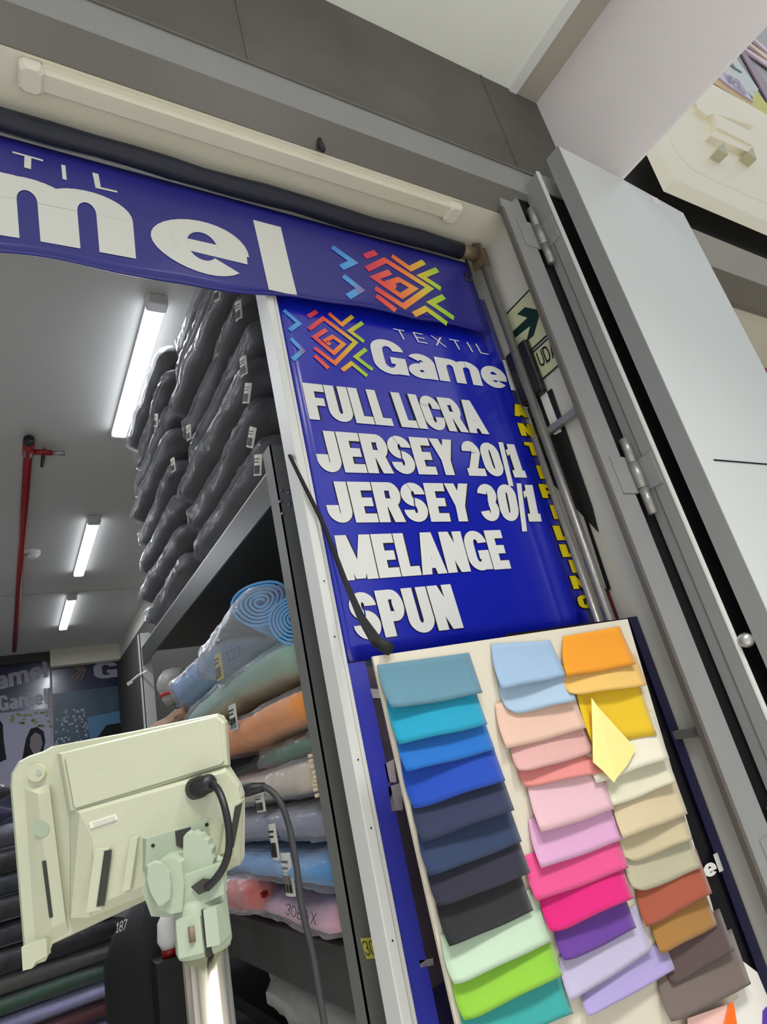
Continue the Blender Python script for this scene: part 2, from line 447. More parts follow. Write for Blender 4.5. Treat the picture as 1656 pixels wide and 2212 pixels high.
rl = thing('banner_roller', 'dark navy roller tube holding the blue banner under the cream soffit', 'roller', (.2, 1.10, 1.41))
rp = [(-1.25+i*(2.53/30), 1.10+.002*math.sin(i*1.3), 1.447+.002*math.sin(i*.9)) for i in range(31)]
MB().tube(rp, [.026+.0012*math.sin(i*2.1) for i in range(31)], 18).build('tube', M_navytube, rl, True)
MB().tube([(1.27, 1.10, 1.447), (1.345, 1.10, 1.447)], .022, 16).build('tube_end', M_rust, rl, True)
MB().prism([(1.345, 1.07, 1.40), (1.345, 1.13, 1.40), (1.345, 1.128, 1.475), (1.345, 1.10, 1.499), (1.345, 1.072, 1.475)], (.006, 0, 0)).build('end_bracket', M_rust, rl)
hk = [W(1003, 590, 'y', 1.09), W(1008, 605, 'y', 1.085), W(1016, 608, 'y', 1.085), W(1018, 595, 'y', 1.085), W(1012, 575, 'y', 1.09), W(1006, 562, 'y', 1.095)]
MB().tube(hk, .004, 8).build('tie_hook', M_blackp, rl, True)


def zb(x):
    pts = [(-1.3, 1.06), (-.007, 1.085), (.30, 1.092), (.648, 1.131), (.973, 1.150), (1.315, 1.144)]
    for (a, b), (c, d) in zip(pts, pts[1:]):
        if x <= c: return b+(d-b)*(x-a)/(c-a)
    return pts[-1][1]


def ban(x, z):
    t = max(0, min(1, (1.44-z)/.35))
    return 1.122-.006*math.sin(x*3.1+1)*t+.004*math.sin(x*9.0+t*3)*t+.008*nz(x*4, z*5, 1.7)*t


bn = thing('shop_banner', 'blue vinyl banner with big white letters hung from the roller across the entrance', 'banner', (.05, 1.12, 1.08))
def banf(u, v):
    x = -1.2+u*2.513; z = 1.425+v*(zb(x)-1.425)+(.004*math.sin(x*11)+.003*math.sin(x*23))*v
    return (x+(.012*v if u > .99 else 0), ban(x, z), z), (0, -1, 0)
MB().sheet(banf, 90, 14, .0016).build('sheet', M_banner, bn, True)
MB().tube([(x_, ban(x_, zb(x_))+.002, zb(x_)+.004*math.sin(x_*11)+.003*math.sin(x_*23)) for x_ in [-1.2+i*2.51/60 for i in range(61)]], .0045, 8).build('hem', M_banner, bn, True)
BW = lambda p: Vector((p.x, ban(p.x, p.z), p.z))
NB = Vector((0, -1, 0))
lm = MB()
lm = None
for st, q in (('T', (27, 329, 93, 347, 92, 375, 26, 356)), ('I', (132, 357, 141, 359, 144, 391, 135, 388)), ('L', (199, 374, 251, 389, 253, 419, 206, 408))):
    lettering(MB(), st, qpx(q, 'y', 1.122), .14 if st != 'I' else .12, .13, lift=NB*.002, warp=BW).build('small_letter', M_printb, bn)
lm = MB()
Q = qpx((-62, 360, 282, 436, 292, 566, -52, 505), 'y', 1.122)
def m_glyph():
    # arches drawn as in the print: three heavy stems and two full shoulders
    return None
lettering(lm, 'm', [Q[0]+(Q[0]-Q[3])*.37, Q[1]+(Q[1]-Q[2])*.37, Q[2], Q[3]], .27, .15, lift=NB*.002, warp=BW); lm.build('large_letter', M_printb, bn); lm = MB()
Q = qpx((318, 462, 530, 500, 545, 618, 330, 572), 'y', 1.122)
lettering(lm, 'e', [Q[0]+(Q[0]-Q[3])*.37, Q[1]+(Q[1]-Q[2])*.37, Q[2], Q[3]], .24, .17, lift=NB*.002, warp=BW); lm.build('large_letter', M_printb, bn); lm = MB()
lettering(lm, 'l', qpx((547, 482, 607, 497, 643, 637, 581, 624), 'y', 1.122), .3, .2, lift=NB*.002, warp=BW)
lm.build('large_letter', M_printb, bn)

LOGO = {  # woven diamond mark, strokes in the sign crop frame: (points, colour left, colour right)
    'blue': ['58,88 148,165 92,205', '98,252 170,325 110,378'],
    'red': ['200,126 252,94'],
    'ring': ['205,200 290,135 478,275 358,398 236,306'],
    'core': ['308,202 238,246 350,338 408,285 345,242 302,266 330,290'],
    'bar': ['238,352 320,428'],
    'amber': ['322,105 398,172 462,122'],
    'lime': ['520,160 446,210 528,272', '540,315 480,362 578,436'],
    'gold': ['400,440 455,398 546,472'],
}
LCOL = [(-.02, (56, 128, 214)), (.16, (90, 170, 232)), (.27, (214, 44, 92)), (.42, (240, 84, 72)), (.62, (246, 140, 66)), (.74, (236, 196, 60)), (.86, (176, 214, 60)), (1.1, (150, 214, 50))]


def lcol(t):
    for (a, c), (b, d) in zip(LCOL, LCOL[1:]):
        if t <= b:
            k = max(0, min(1, (t-a)/(b-a))); return rgb([c[i]+(d[i]-c[i])*k for i in range(3)])
    return rgb(LCOL[-1][1])


def logo(parent, f2p, wdt, warp=None, nrm=NB):
    mb = MB(); cols = []
    for kind, ss in LOGO.items():
        for s in ss:
            uv = [tuple(float(a) for a in p.split(',')) for p in s.split()]
            pts = []
            for (a, b), (c, d) in zip(uv, uv[1:]):
                for k in range(4): pts.append((a+(c-a)*k/4, b+(d-b)*k/4))
            pts.append(uv[-1]); P3 = [f2p(*p) for p in pts]
            if warp: P3 = [warp(p) for p in P3]
            # ribbon with colour by its place across the mark
            n0 = len(mb.v)
            stroke(mb, P3, wdt, nrm, .002)
            us = {}
            for p in mb.v[n0:]:
                k = min(range(len(P3)), key=lambda i: (P3[i]-p).length_squared); cols.append(lcol((pts[k][0]-58)/522.0))
    return mb.build('logo', M_logo, parent, False, cols)


# banner mark: affine from the sign crop frame to the banner, fixed by three points of the photograph
def affine(src, dst):
    (x0, y0), (x1, y1), (x2, y2) = src; det = (x1-x0)*(y2-y0)-(x2-x0)*(y1-y0)
    def f(x, y):
        a = ((x-x0)*(y2-y0)-(x2-x0)*(y-y0))/det; b = ((x1-x0)*(y-y0)-(x-x0)*(y1-y0))/det
        return (dst[0][0]+a*(dst[1][0]-dst[0][0])+b*(dst[2][0]-dst[0][0]), dst[0][1]+a*(dst[1][1]-dst[0][1])+b*(dst[2][1]-dst[0][1]))
    return f
c4 = lambda x, y: (560+x/2.366, 480+y/2.366)
AF = affine([(58, 88), (520, 160), (546, 472)], [c4(370, 128), c4(908, 245), c4(960, 517)])
logo(bn, lambda x, y: W(*AF(x, y), 'y', 1.122), .0195, BW)

# ------------------------------------------------------------------ blue price sign and its frame
SY = 1.16
sg = thing('fabric_sign', 'glossy blue sign listing fabric names in heavy white capitals beside the shop entrance', 'sign', (1.0, SY, .19))
def sgy(x, z): return SY+.5*max(0, x-1.32)**2+.05*max(0, x-1.25)*max(0, .45-z)
def sgf(u, v):
    x = .607+u*.775; z = .188+v*1.13
    return (x, sgy(x, z), z), (0, -1, 0)
MB().sheet(sgf, 24, 24, .003).build('panel', M_blue, sg, True)
SW_ = lambda p: Vector((p.x, sgy(p.x, p.z)-.0015, p.z))
for nm, st, q, V, Hh, gap in (
    ('lettering', 'FULL LICRA', (650, 828, 1023, 868, 1055, 940, 667, 907), .29, .215, .025),
    ('lettering', 'JERSEY 20/1', (668, 930, 1111, 962, 1134, 1032, 690, 1021), .29, .215, .025),
    ('lettering', 'JERSEY 30/1', (690, 1041, 1151, 1049, 1166, 1126, 712, 1131), .29, .215, .025),
    ('lettering', 'MELANGE', (720, 1158, 1078, 1146, 1102, 1229, 740, 1256), .29, .215, .025),
    ('lettering', 'SPUN', (745, 1283, 970, 1263, 999, 1357, 769, 1386), .29, .215, .03),
    ('small_lettering', 'T E X T I L', (847, 711, 1042, 747, 1054, 768, 859, 733), .09, .10, .14),
    ('shop_name', 'Gamel', (792, 729, 1103, 784, 1121, 846, 812, 806), .25, .19, .035)):
    Q = qpx(q, 'y', SY)
    if nm == 'small_lettering':
        wd = [glyph(c, V, Hh)[0] for c in st]; tot = sum(wd)+gap*(len(st)-1); x0 = 0
        for c, w_ in zip(st, wd):
            if c != ' ':
                u0, u1 = x0/tot, (x0+w_)/tot
                lettering(MB(), c, [Q[0].lerp(Q[1], u0), Q[0].lerp(Q[1], u1), Q[3].lerp(Q[2], u1), Q[3].lerp(Q[2], u0)], V, Hh, gap, lift=NB*.0022, warp=SW_).build('small_letter', M_print, sg)
            x0 += w_+gap
        continue
    if st != 'Gamel' and V > .2:
        e = MB(); lettering(e, st, Q, V+.035, Hh+.03, gap-.035, lift=NB*.0006, warp=SW_, thick=.0004); e.build(nm+'_outline', M_ink, sg)
    lettering(MB(), st, Q, V, Hh, gap, lift=NB*.0022, warp=SW_).build(nm, M_print, sg)
cy = [888, 930, 971, 1021, 1062, 1107, 1152, 1190, 1224, 1258, 1300]
for ch, y_ in zip('ANTIPILLING', cy):
    c = W(1121+(y_-888)*.345, y_, 'y', SY); w2 = .031 if ch != 'I' else .013; h2 = .0225 if y_ < 1170 else .019
    Q = [c+Vector((-w2, 0, h2)), c+Vector((w2, 0, h2)), c+Vector((w2, 0, -h2)), c+Vector((-w2, 0, -h2))]
    e_ = .0022; Q2 = [c+Vector((-w2-e_, 0, h2+e_)), c+Vector((w2+e_, 0, h2+e_)), c+Vector((w2+e_, 0, -h2-e_)), c+Vector((-w2-e_, 0, -h2-e_))]
    yl = lettering(MB(), ch, Q, .27, .27, lift=NB*.0026, warp=SW_).build('yellow_letter', M_yellow, sg)
    lettering(MB(), ch, Q2, .36, .36, lift=NB*.001, warp=SW_).build('letter_outline', M_ink, yl)
logo(sg, lambda x, y: W(590+x/2.715, 640+y/2.715, 'y', SY), .0122, SW_)
# frame profile of the sign
fr = thing('sign_frame_post', 'off-white aluminium post along the left edge of the blue sign', 'post', (.59, 1.15, -1.35))
MB().bevbox((.571, 1.14, -1.35), (.592, 1.20, 1.30), .002).build('outer_rail', M_postwhite, fr)
MB().bevbox((.594, 1.147, -1.35), (.6045, 1.20, 1.30), .002).build('inner_rail', M_alu, fr)
MB().box((.590, 1.153, -1.35), (.597, 1.20, 1.30)).build('dark_gap', M_black, fr)
for zz in (.0, -.12, .36, .24, -.3):
    MB().tube([(.582, 1.1405, zz), (.582, 1.1385, zz)], .0016, 8).build('rivet', M_blackp, fr)

# lower poster under the sign
lp = thing('lower_poster', 'dark navy poster with a blue border below the blue sign, behind the swatch board', 'poster', (1.0, 1.165, -1.2))
MB().box((.607, 1.163, -1.2), (1.27, 1.169, .186)).build('sheet', mat('poster_navy', (22, 20, 52), .3, coat=.3, var=.3, vs=5), lp)
MB().box((.607, 1.1605, -1.2), (.652, 1.1632, .186)).build('blue_border', mat('poster_blue', (58, 62, 176), .3, coat=.3), lp)
mp_ = MB(); mp_.prism([W(790, 1440, 'y', 1.1615), W(865, 1440, 'y', 1.1615), W(990, 2100, 'y', 1.1615), W(925, 2140, 'y', 1.1615)], (0, .0012, 0))
mp_.build('photo_print', mat('poster_photo_dark', (58, 50, 60), .3, coat=.3, var=.9, vs=14), lp)
ph = MB()
for q in ((800, 1487, 830, 1490, 832, 1508, 803, 1508), (830, 1650, 850, 1640, 856, 1690, 838, 1690), (838, 1700, 868, 1690, 870, 1750, 846, 1752), (905, 2075, 935, 2070, 936, 2085, 908, 2090)):
    ph = MB().prism(qpx(q, 'y', 1.1605), (0, .001, 0))
    ph.build('pale_print', mat('poster_pale', (150, 142, 150), .4, var=.5, vs=60), lp)
nv = thing('navy_banner', 'dark navy banner with a white shop name, behind the right edge of the swatch board', 'banner', (1.2, 1.045, -1.2))
MB().sheet(lambda u, v: ((.95+.448*u, 1.046+.003*math.sin(u*9), .183-1.38*v), (0, -1, 0)), 16, 6, .002).build('sheet', mat('banner_black', (15, 14, 22), .35, coat=.2, var=.3, vs=5), nv)
MB().box((1.365, 1.0405, -1.2), (1.398, 1.0425, .183)).build('navy_edge', mat('banner_navy', (26, 24, 74), .35, coat=.2, var=.2), nv)
lettering(MB(), 'Gamel', qpx((1405, 1913, 1548, 1843, 1561, 1880, 1418, 1952), 'y', 1.0395), .25, .19, .035, lift=NB*.001).build('shop_name', M_print, nv)

# ------------------------------------------------------------------ pipes, bracket bars
p1 = thing('steel_pipe', 'thick bare steel pipe hanging from the roller end beside the blue sign', 'pipe', (1.367, 1.10, -1.35))
MB().tube([(1.367, 1.10, 1.47), (1.367, 1.10, -1.35)], .0140, 16).build('pipe', M_pipe, p1, True)
MB().box((1.352, 1.086, 1.40), (1.382, 1.114, 1.475)).build('rusty_bracket', M_rust, p1)
p2 = thing('steel_pipe', 'thinner steel pipe ending below the arrow sign, left of the thick pipe', 'pipe', (1.319, 1.10, -1.35))
MB().tube([(1.319, 1.10, .74), (1.319, 1.10, -1.35)], .0088, 14).build('pipe', M_pipe, p2, True)
MB().tube([(1.319, 1.10, .74), (1.319, 1.10, .748)], .0100, 14).build('end_cap', M_rust, p2, True)
for nm, zz, lab in (('a', .765, 'flat steel bracket bar between the jamb and the pipes, under the arrow sign'), ('b', -.11, 'rusty steel bracket bar from the jamb to the navy banner, at swatch board height')):
    b_ = thing('bracket_bar', lab, 'bracket', (1.38, 1.03, zz))
    MB().bevbox((1.372, FY+.006, zz-.010), (1.392, 1.115 if nm == 'a' else 1.043, zz+.010), .002).build('bar', M_pipe, b_)
    MB().box((1.368, FY+.006, zz-.013), (1.396, FY+.024, zz+.013)).build('rusty_weld', M_rust, b_)

# ------------------------------------------------------------------ evacuation sign on the side wall
ex = thing('exit_sign', 'pale green evacuation sign with a dark green arrow on the side wall', 'sign', (1.40, 1.06, 1.0))
c7 = lambda x, y: W(1000+x/5.52, 380+y/5.52, 'x', XW-.004)
def pan(pts, t, m, nm, par): return MB().prism(pts, (t, 0, 0)).build(nm, m, par)
M_pale = mat('sign_pale_green', (206, 208, 168), .5, var=.02)
M_dkgreen = mat('sign_dark_green', (8, 48, 42), .5, var=.05)
A_, B_, C_ = c7(455, 1680), c7(835, 1345), c7(1030, 1870)
y0s, y1s = A_.y, B_.y+.002
ztop = (A_.z+B_.z)/2; zmid = c7(1030, 1870).z; zlow = W(1205, 790, 'x', XW-.004).z
MB().box((XW-.0035, y1s-.03, zmid), (XW-.0005, y0s, ztop)).build('arrow_panel', M_pale, ex)
MB().box((XW-.0035, y1s-.03, zlow), (XW-.0005, y0s, zmid-.012)).build('word_panel', M_pale, ex)
for z_ in (ztop, zmid, zmid-.012, zlow): MB().box((XW-.005, y1s-.03, z_-.0022), (XW-.0034, y0s, z_+.0022)).build('border_line', M_ink, ex)
MB().box((XW-.005, y0s-.0022, zmid), (XW-.0034, y0s+.0022, ztop)).build('border_line', M_ink, ex)
ar = [(735, 1565), (925, 1603), (840, 1905), (752, 1978), (798, 1788), (600, 1945), (575, 1870), (765, 1690), (640, 1650)]
pan([c7(*p) for p in ar], .0015, M_dkgreen, 'arrow', ex)
q = [W(1157, 763, 'x', XW-.0045), W(1194, 733, 'x', XW-.0045), W(1206, 766, 'x', XW-.0045), W(1168, 794, 'x', XW-.0045)]
lettering(MB(), 'UDA', q, .13, .13, .1, lift=Vector((-1, 0, 0))*.0006).build('lettering', M_ink, ex)

# black box and dark striped panel between the pipes and the side wall
bx = thing('black_box', 'matte black box fixed to the side wall below the arrow sign', 'box', (1.39, 1.08, .90))
za = W(1120, 742, 'x', 1.375).z; zb_ = W(1185, 832, 'x', 1.375).z
MB().bevbox((1.374, 1.058, zb_), (XW-.006, 1.150, za), .004).build('case', M_blackp, bx)
MB().box((1.369, 1.062, zb_+.005), (1.374, 1.146, za-.008)).build('front_cover', M_blackp, bx)
dk = thing('striped_panel', 'black hanging panel with white and grey stripes against the side wall', 'panel', (1.395, 1.09, .2))
MB().prism([(XW-.006, y_, z_) for y_, z_ in [(1.155, zb_), (1.045, zb_), (1.055, .50), (1.064, .43), (1.155, .62)]], (.004, 0, 0)).build('black_sheet', M_blackp, dk)
MB().prism([W(1157, 832, 'x', XW-.008), W(1175, 834, 'x', XW-.008), W(1212, 932, 'x', XW-.008), W(1196, 940, 'x', XW-.008)], (.0015, 0, 0)).build('white_stripe', M_print, dk)
MB().prism([W(1161, 888, 'x', XW-.008), W(1166, 885, 'x', XW-.008), W(1176, 925, 'x', XW-.008), W(1171, 925, 'x', XW-.008)], (.0015, 0, 0)).build('white_mark', M_print, dk)
MB().prism([W(1218, 1042, 'x', XW-.004), W(1238, 1052, 'x', XW-.004), W(1312, 1275, 'x', XW-.004), W(1295, 1260, 'x', XW-.004)], (.0015, 0, 0)).build('grey_stripe', M_sidewall, dk)
MB().prism([W(1240, 1052, 'x', XW-.005), W(1247, 1058, 'x', XW-.005), W(1318, 1272, 'x', XW-.005), W(1311, 1276, 'x', XW-.005)], (.002, 0, 0)).build('black_stripe', M_ink, dk)
mr = MB(); q = [(1312, 1262), (1330, 1275), (1362, 1332), (1372, 1400), (1345, 1400), (1318, 1330)]
mr.prism([W(a, b, 'y', 1.10) for a, b in q], (0, .012, 0))
tag(fixn(mr.build('maroon_cloth', mat('maroon_cloth', (96, 10, 40), .8, var=.15))), 'scrap of maroon cloth peeking out behind the swatch board corner', 'cloth')

# ------------------------------------------------------------------ swatch board
sb = thing('swatch_board', 'cream card board covered with overlapping fabric swatches in three columns', 'swatch board', (.95, 1.03, -.75))
TL = W(805, 1418, 'y', .95); TR = W(1355, 1337, 'y', .95); BL = W(985, 2212, 'y', 1.005)
NBD = -((TR-TL).cross(TL-BL)).normalized()
if NBD.y > 0: NBD = -NBD
BR = WP(1613, 2212, TL, NBD)
BL = TL+(BL-TL)*1.22; BR = TR+(BR-TR)*1.22
MB().prism([TL, TR, BR, BL], -NBD*.006).build('board', mat('cream_card', (214, 206, 188), .6, var=.03), sb)
VD = (TL-BL).normalized()
p0b = TL+NBD*.001


def cpx(x, y): return (780+x/1.89, 1300+y/1.89)
def onb(x, y, d): return WP(*cpx(x, y), TL+NBD*d, NBD)


SWC = [
    [(65, 258, 440, 208), ('slate blue', (104, 152, 172), 125, 440, 495, 372), ('cyan', (22, 168, 204), 155, 585, 515, 500), ('azure blue', (18, 116, 208), 185, 697, 545, 603), ('royal blue', (14, 74, 192), 215, 852, 588, 730), ('slate navy', (42, 50, 84), 250, 985, 625, 850), ('dusty navy', (40, 60, 98), 280, 1128, 655, 978), ('midnight navy', (38, 38, 58), 315, 1258, 690, 1105), ('black', (32, 34, 38), 360, 1415, 702, 1260), ('mint green', (206, 232, 204), 380, 1578, 775, 1385), ('lime green', (152, 212, 60), 420, 1724, 822, 1525), ('turquoise', (52, 176, 172), 455, 1850, 865, 1680)],
    [(530, 172, 772, 158), ('light blue', (168, 198, 228), 575, 360, 835, 300), ('pale sky blue', (186, 212, 236), 600, 465, 878, 405), ('peach', (246, 206, 184), 595, 602, 917, 515), ('dusty pink', (236, 184, 178), 645, 705, 952, 612), ('salmon', (244, 152, 146), 670, 762, 1015, 690), ('pale pink', (244, 200, 210), 735, 947, 1032, 845), ('orchid pink', (236, 178, 220), 735, 1090, 1068, 970), ('hot pink', (246, 84, 152), 715, 1225, 1092, 1085), ('magenta', (234, 14, 128), 775, 1362, 1112, 1210), ('purple', (110, 58, 164), 830, 1480, 1122, 1330), ('pale lavender', (204, 196, 226), 855, 1635, 1187, 1420), ('lavender', (182, 168, 222), 930, 1700, 1280, 1500)],
    [(825, 142, 1055, 100), ('orange', (255, 166, 8), 838, 305, 1122, 255), ('light orange', (252, 206, 112), 850, 388, 1166, 340), ('golden yellow', (252, 210, 8), 940, 580, 1207, 545), ('ivory', (250, 244, 222), 960, 742, 1257, 640), ('pale ivory', (240, 234, 208), 1030, 835, 1286, 735), ('beige', (228, 210, 172), 1070, 970, 1332, 865), ('tan beige', (216, 202, 164), 1085, 1075, 1352, 970), ('khaki', (200, 194, 164), 1115, 1197, 1387, 1085), ('rust', (178, 86, 58), 1165, 1335, 1432, 1190), ('ochre', (176, 126, 56), 1225, 1445, 1452, 1320), ('dark brown', (94, 72, 70), 1270, 1570, 1522, 1420), ('taupe', (124, 108, 100), 1265, 1730, 1590, 1560)],
]
rnd = random.Random(4)
for ci, colm in enumerate(SWC):
    tl = colm[0]; prev = tl
    for k, (nm, c, lx, ly, rx, ry) in enumerate(colm[1:]):
        pit = ((ly-prev[1])+(ry-prev[3]))/2
        h = 1.0 if k == 0 else 1.45
        if k == 0:
            t0 = (tl[0], tl[1]); t1 = (tl[2], tl[3])
        else:
            hh = max(120, pit*1.5)
            t0 = (lx-hh*.26, ly-hh); t1 = (rx-hh*.33-6, ry-hh)
        c = tuple(max(4, 255*(max(0, lin(v)*.80-.006)**(1/2.2))) for v in c)
        m = mat('swatch_'+nm.replace(' ', '_'), c, .85, var=.03, vs=30, bump=.12, bs=400, sheen=.2)
        rc = rnd.choice((3, 8, 16, 26)); s1, s2, s3 = rnd.uniform(0, 6), rnd.uniform(.6, 1.3), rnd.uniform(-.3, .9)
        def fs(u, v):
            # v: 0 top .. 1 bottom; rounded loose lower left corner and wavy hem
            bx_, by_ = lx+(rx-lx)*u, ly+(ry-ly)*u
            tx_, ty_ = t0[0]+(t1[0]-t0[0])*u, t0[1]+(t1[1]-t0[1])*u
            cut = rc*(max(0, .22-u)/.22)**2*v**5 + 7*math.sin(u*5+s1)*v*v*u*(1-u)*4*.6
            bow = 10*math.sin(math.pi*v)*(1-u)*-1
            x = tx_+(bx_-tx_)*v+bow; y = ty_+(by_-ty_)*v-cut
            d = .0025+.0009*ci+.016*s2*v**1.7+.004*math.sin(u*4+s1)*v+.005*s3*u*v*v
            return onb(x, y, d), NBD
        o = MB().sheet(fs, 12, 8, .0009).build('fabric_swatch', m, sb, True)
        o['label'] = nm+' fabric swatch'
        prev = (lx, ly, rx, ry)
# folded flap of pale yellow
fl_ = MB(); fp = [(938, 392), (965, 430), (1120, 600), (1085, 665), (1040, 720), (1030, 738), (985, 690), (945, 655), (942, 520)]
fl_.prism([onb(a, b, .024+.006*math.sin(a*.02)) for a, b in fp], NBD*.0012)
o = fl_.build('fabric_swatch', mat('swatch_pale_yellow', (244, 232, 150), .85, var=.03, bump=.1, bs=400), sb); o['label'] = 'pale yellow swatch folded over'

# strap tying the board to the shelf post
sp = [W(617, 968, 'y', 1.352), W(628, 990, 'y', 1.128), W(655, 1045, 'y', 1.128), W(690, 1115, 'y', 1.128), W(715, 1175, 'y', 1.12), W(745, 1255, 'y', 1.10), W(780, 1335, 'y', 1.03), W(812, 1385, 'y', .965), W(840, 1402, 'y', .935)]
sm = MB(); sm.tube(sp, [.0042, .0045, .0048, .005, .0055, .006, .008, .011, .012], 8)
tag(fixn(sm.build('hanging_strap', mat('black_strap', (14, 14, 18), .7, var=.2, vs=80), None, True)), 'black cord strap tying the swatch board to the shelf post', 'strap')

# rounded white card with orange at the bottom right, behind the taupe swatch
wc = thing('white_card', 'rounded white card at the bottom right, behind the taupe swatch', 'card', (1.2, 1.05, -.8))
pts = [(1440, 2105), (1520, 2052), (1585, 2062), (1635, 2100), (1656, 2150), (1690, 2300), (1500, 2350), (1440, 2300)]
PW = [W(a, b, 'y', 1.025) for a, b in pts]
MB().prism(PW, (0, .008, 0)).build('card', mat('white_card', (236, 232, 224), .5, var=.02), wc)
MB().prism([W(a, b, 'y', 1.023) for a, b in ((1648, 2185), (1656, 2175), (1690, 2300), (1645, 2300))], (0, .002, 0)).build('violet_patch', mat('violet_patch', (90, 60, 160), .7), wc)
for nm, c, q in (('shell pink', (244, 196, 186), ((1330, 1700), (1500, 1640), (1470, 1900), (1340, 1900))), ('bright orange', (250, 112, 22), ((1500, 1640), (1517, 1633), (1560, 1900), (1440, 1900)))):
    o = MB().prism([onb(a, b, .004+.001*len(nm)) for a, b in q], NBD*.001).build('fabric_swatch', mat('swatch_'+nm.replace(' ', '_'), c, .85, var=.03, bump=.1, bs=400), sb); o['label'] = nm+' fabric swatch'

# ------------------------------------------------------------------ shelving along the right wall
su = thing('shelf_unit', 'grey slotted steel shelving loaded with fabric rolls along the right wall', 'shelf', (1.0, 2.45, -1.35))
def post(x, y, z1, m, w=.056):
    mb = MB(); mb.box((x, y, -1.35), (x+w, y+.004, z1)); mb.box((x, y, -1.35), (x+.004, y+w, z1)); return mb.build('post', m, su)
post(.617, 1.375, .83, mat('post_steel', (116, 117, 112), .45, var=.1)); post(1.335, 1.375, .83, M_shelf); post(.632, 3.50, .875, M_postwhite); post(1.335, 3.50, .875, M_shelf)
for z0, z1, zs in ((.70, .795, .775), (-.49, -.372, -.385)):
    MB().box((.640, 1.379, z0), (.648, 3.52, z1)).build('beam', M_shelf, su)
    MB().box((.640, 1.379, z1), (.672, 3.52, z1+.004)).build('beam_lip', M_alu if z0 > 0 else M_shelf, su)
    MB().box((.648, 1.39, zs), (1.39, 3.52, zs+.008)).build('shelf_plate', M_shelfd, su)
    MB().box((.648, 1.381, z0), (1.34, 1.389, z1)).build('end_beam', M_shelf, su)
    MB().box((1.385, 1.38, z0), (1.392, 3.52, z1)).build('beam', M_shelf, su)
MB().box((1.393, 1.38, -1.35), (1.399, 3.5, .79)).build('shade_sheet', mat('shade_sheet_dark', (48, 45, 40), .8, var=.15), su)  # added dark sheet, its colour stands in for the shade behind the rolls
MB().box((1.36, 3.6, -1.35), (1.40, 9.3, 1.92)).build('far_dark_sheet', MATS['shade_sheet_dark'])['kind'] = 'structure'  # added dark sheet over the bright wall, standing in for dark shelving farther back
for a, b in ((608, 1058), (624, 1063), (606, 1082), (626, 1088), (611, 1108)):
    c = W(a, b, 'y', 1.371); bo = MB(); bo.tube([c, c+Vector((0, .005, 0))], .0052, 6); bo.tube([c+Vector((0, -.003, 0)), c], .003, 8); bo.build('bolt', M_bolt, su)
# price tape on the post
tp = thing('price_tag', 'yellow tape tag with handwritten 30/1 stuck on the shelf post', 'tag', W(800, 2055, 'y', 1.372))
MB().prism(qpx((778, 2027, 826, 2022, 834, 2068, 792, 2072), 'y', 1.3725), (0, .001, 0)).build('tape', mat('yellow_tape', (216, 208, 96), .5, var=.05), tp)
lettering(MB(), '30/1', qpx((780, 2033, 822, 2030, 828, 2060, 790, 2064), 'y', 1.372), .09, .07, .14, lift=NB*.001).build('handwriting', M_ink, tp)


# ------------------------------------------------------------------ fabric rolls
def rollmesh(Lh, a, b, seed, gather=(0, 1), amp=.010, nl=26, nc=22, ex=2.6, grow=0.0, fine=.003, L0=None):
    """lumpy flattened roll along local y, 0..Lh; gather: which ends are twisted shut"""
    mb = MB(); rings = []
    for i in range(nl+1):
        t = i/nl; y = t*Lh; k = 1.0
        e0 = min(1, t/.10); e1 = min(1, (1-t)/.10)
        k *= (e0*(2-e0))**.5*.75+.25 if gather[0] else (.86+.14*min(1, t/.03))
        k *= (e1*(2-e1))**.5*.75+.25 if gather[1] else (.86+.14*min(1, (1-t)/.03))
        dz = .25*amp*math.sin(t*5+seed); dx = .6*amp*math.sin(t*4+seed*2)
        r = []
        for j in range(nc):
            th = 2*math.pi*j/nc; c, s_ = math.cos(th), math.sin(th)
            px_ = math.copysign(abs(c)**(2/ex), c); pz_ = math.copysign(abs(s_)**(2/ex), s_)
            nn = amp*nz(c*1.4+seed*7, y*5, s_*1.4+seed)+fine*(nz(c*5+seed*3, y*24, s_*5)+(.9 if grow else 0))
            if (gather[0] and t < .12) or (gather[1] and t > .88): nn += .008*math.sin(th*7+seed)
            r.append(Vector(((a+grow+nn)*k*px_+dx, y, (b+grow+nn*.6)*k*pz_+dz)))
        rings.append(r)
    mb.loft(rings)
    return mb


F_dark = film('dark_wrap', (160, 160, 164), .10, 16, (1, .3, 1), .2, .9)
F_clear = film('clear_wrap', (214, 216, 220), .07, 12, (1, .5, 1), .16, .9)
F_milky = film('milky_wrap', (206, 206, 212), .20, 12, (1, .5, 1), .22, .8)
M_black_fab = mat('charcoal_fabric', (60, 60, 62), .8, var=.25, vs=6, stretch=(1, .2, 1), bump=.3, bs=14)
M_tagw = mat('label_white', (214, 212, 200), .6, var=.03)


def put(mb, name, m, parent):
    """link a mesh given in the parent's own frame"""
    for i, v in enumerate(mb.v): mb.v[i] = v+Vector(parent.location)+(Vector(parent.parent.location) if parent.parent else Vector((0, 0, 0)))
    return fixn(mb.build(name, m, parent, True))


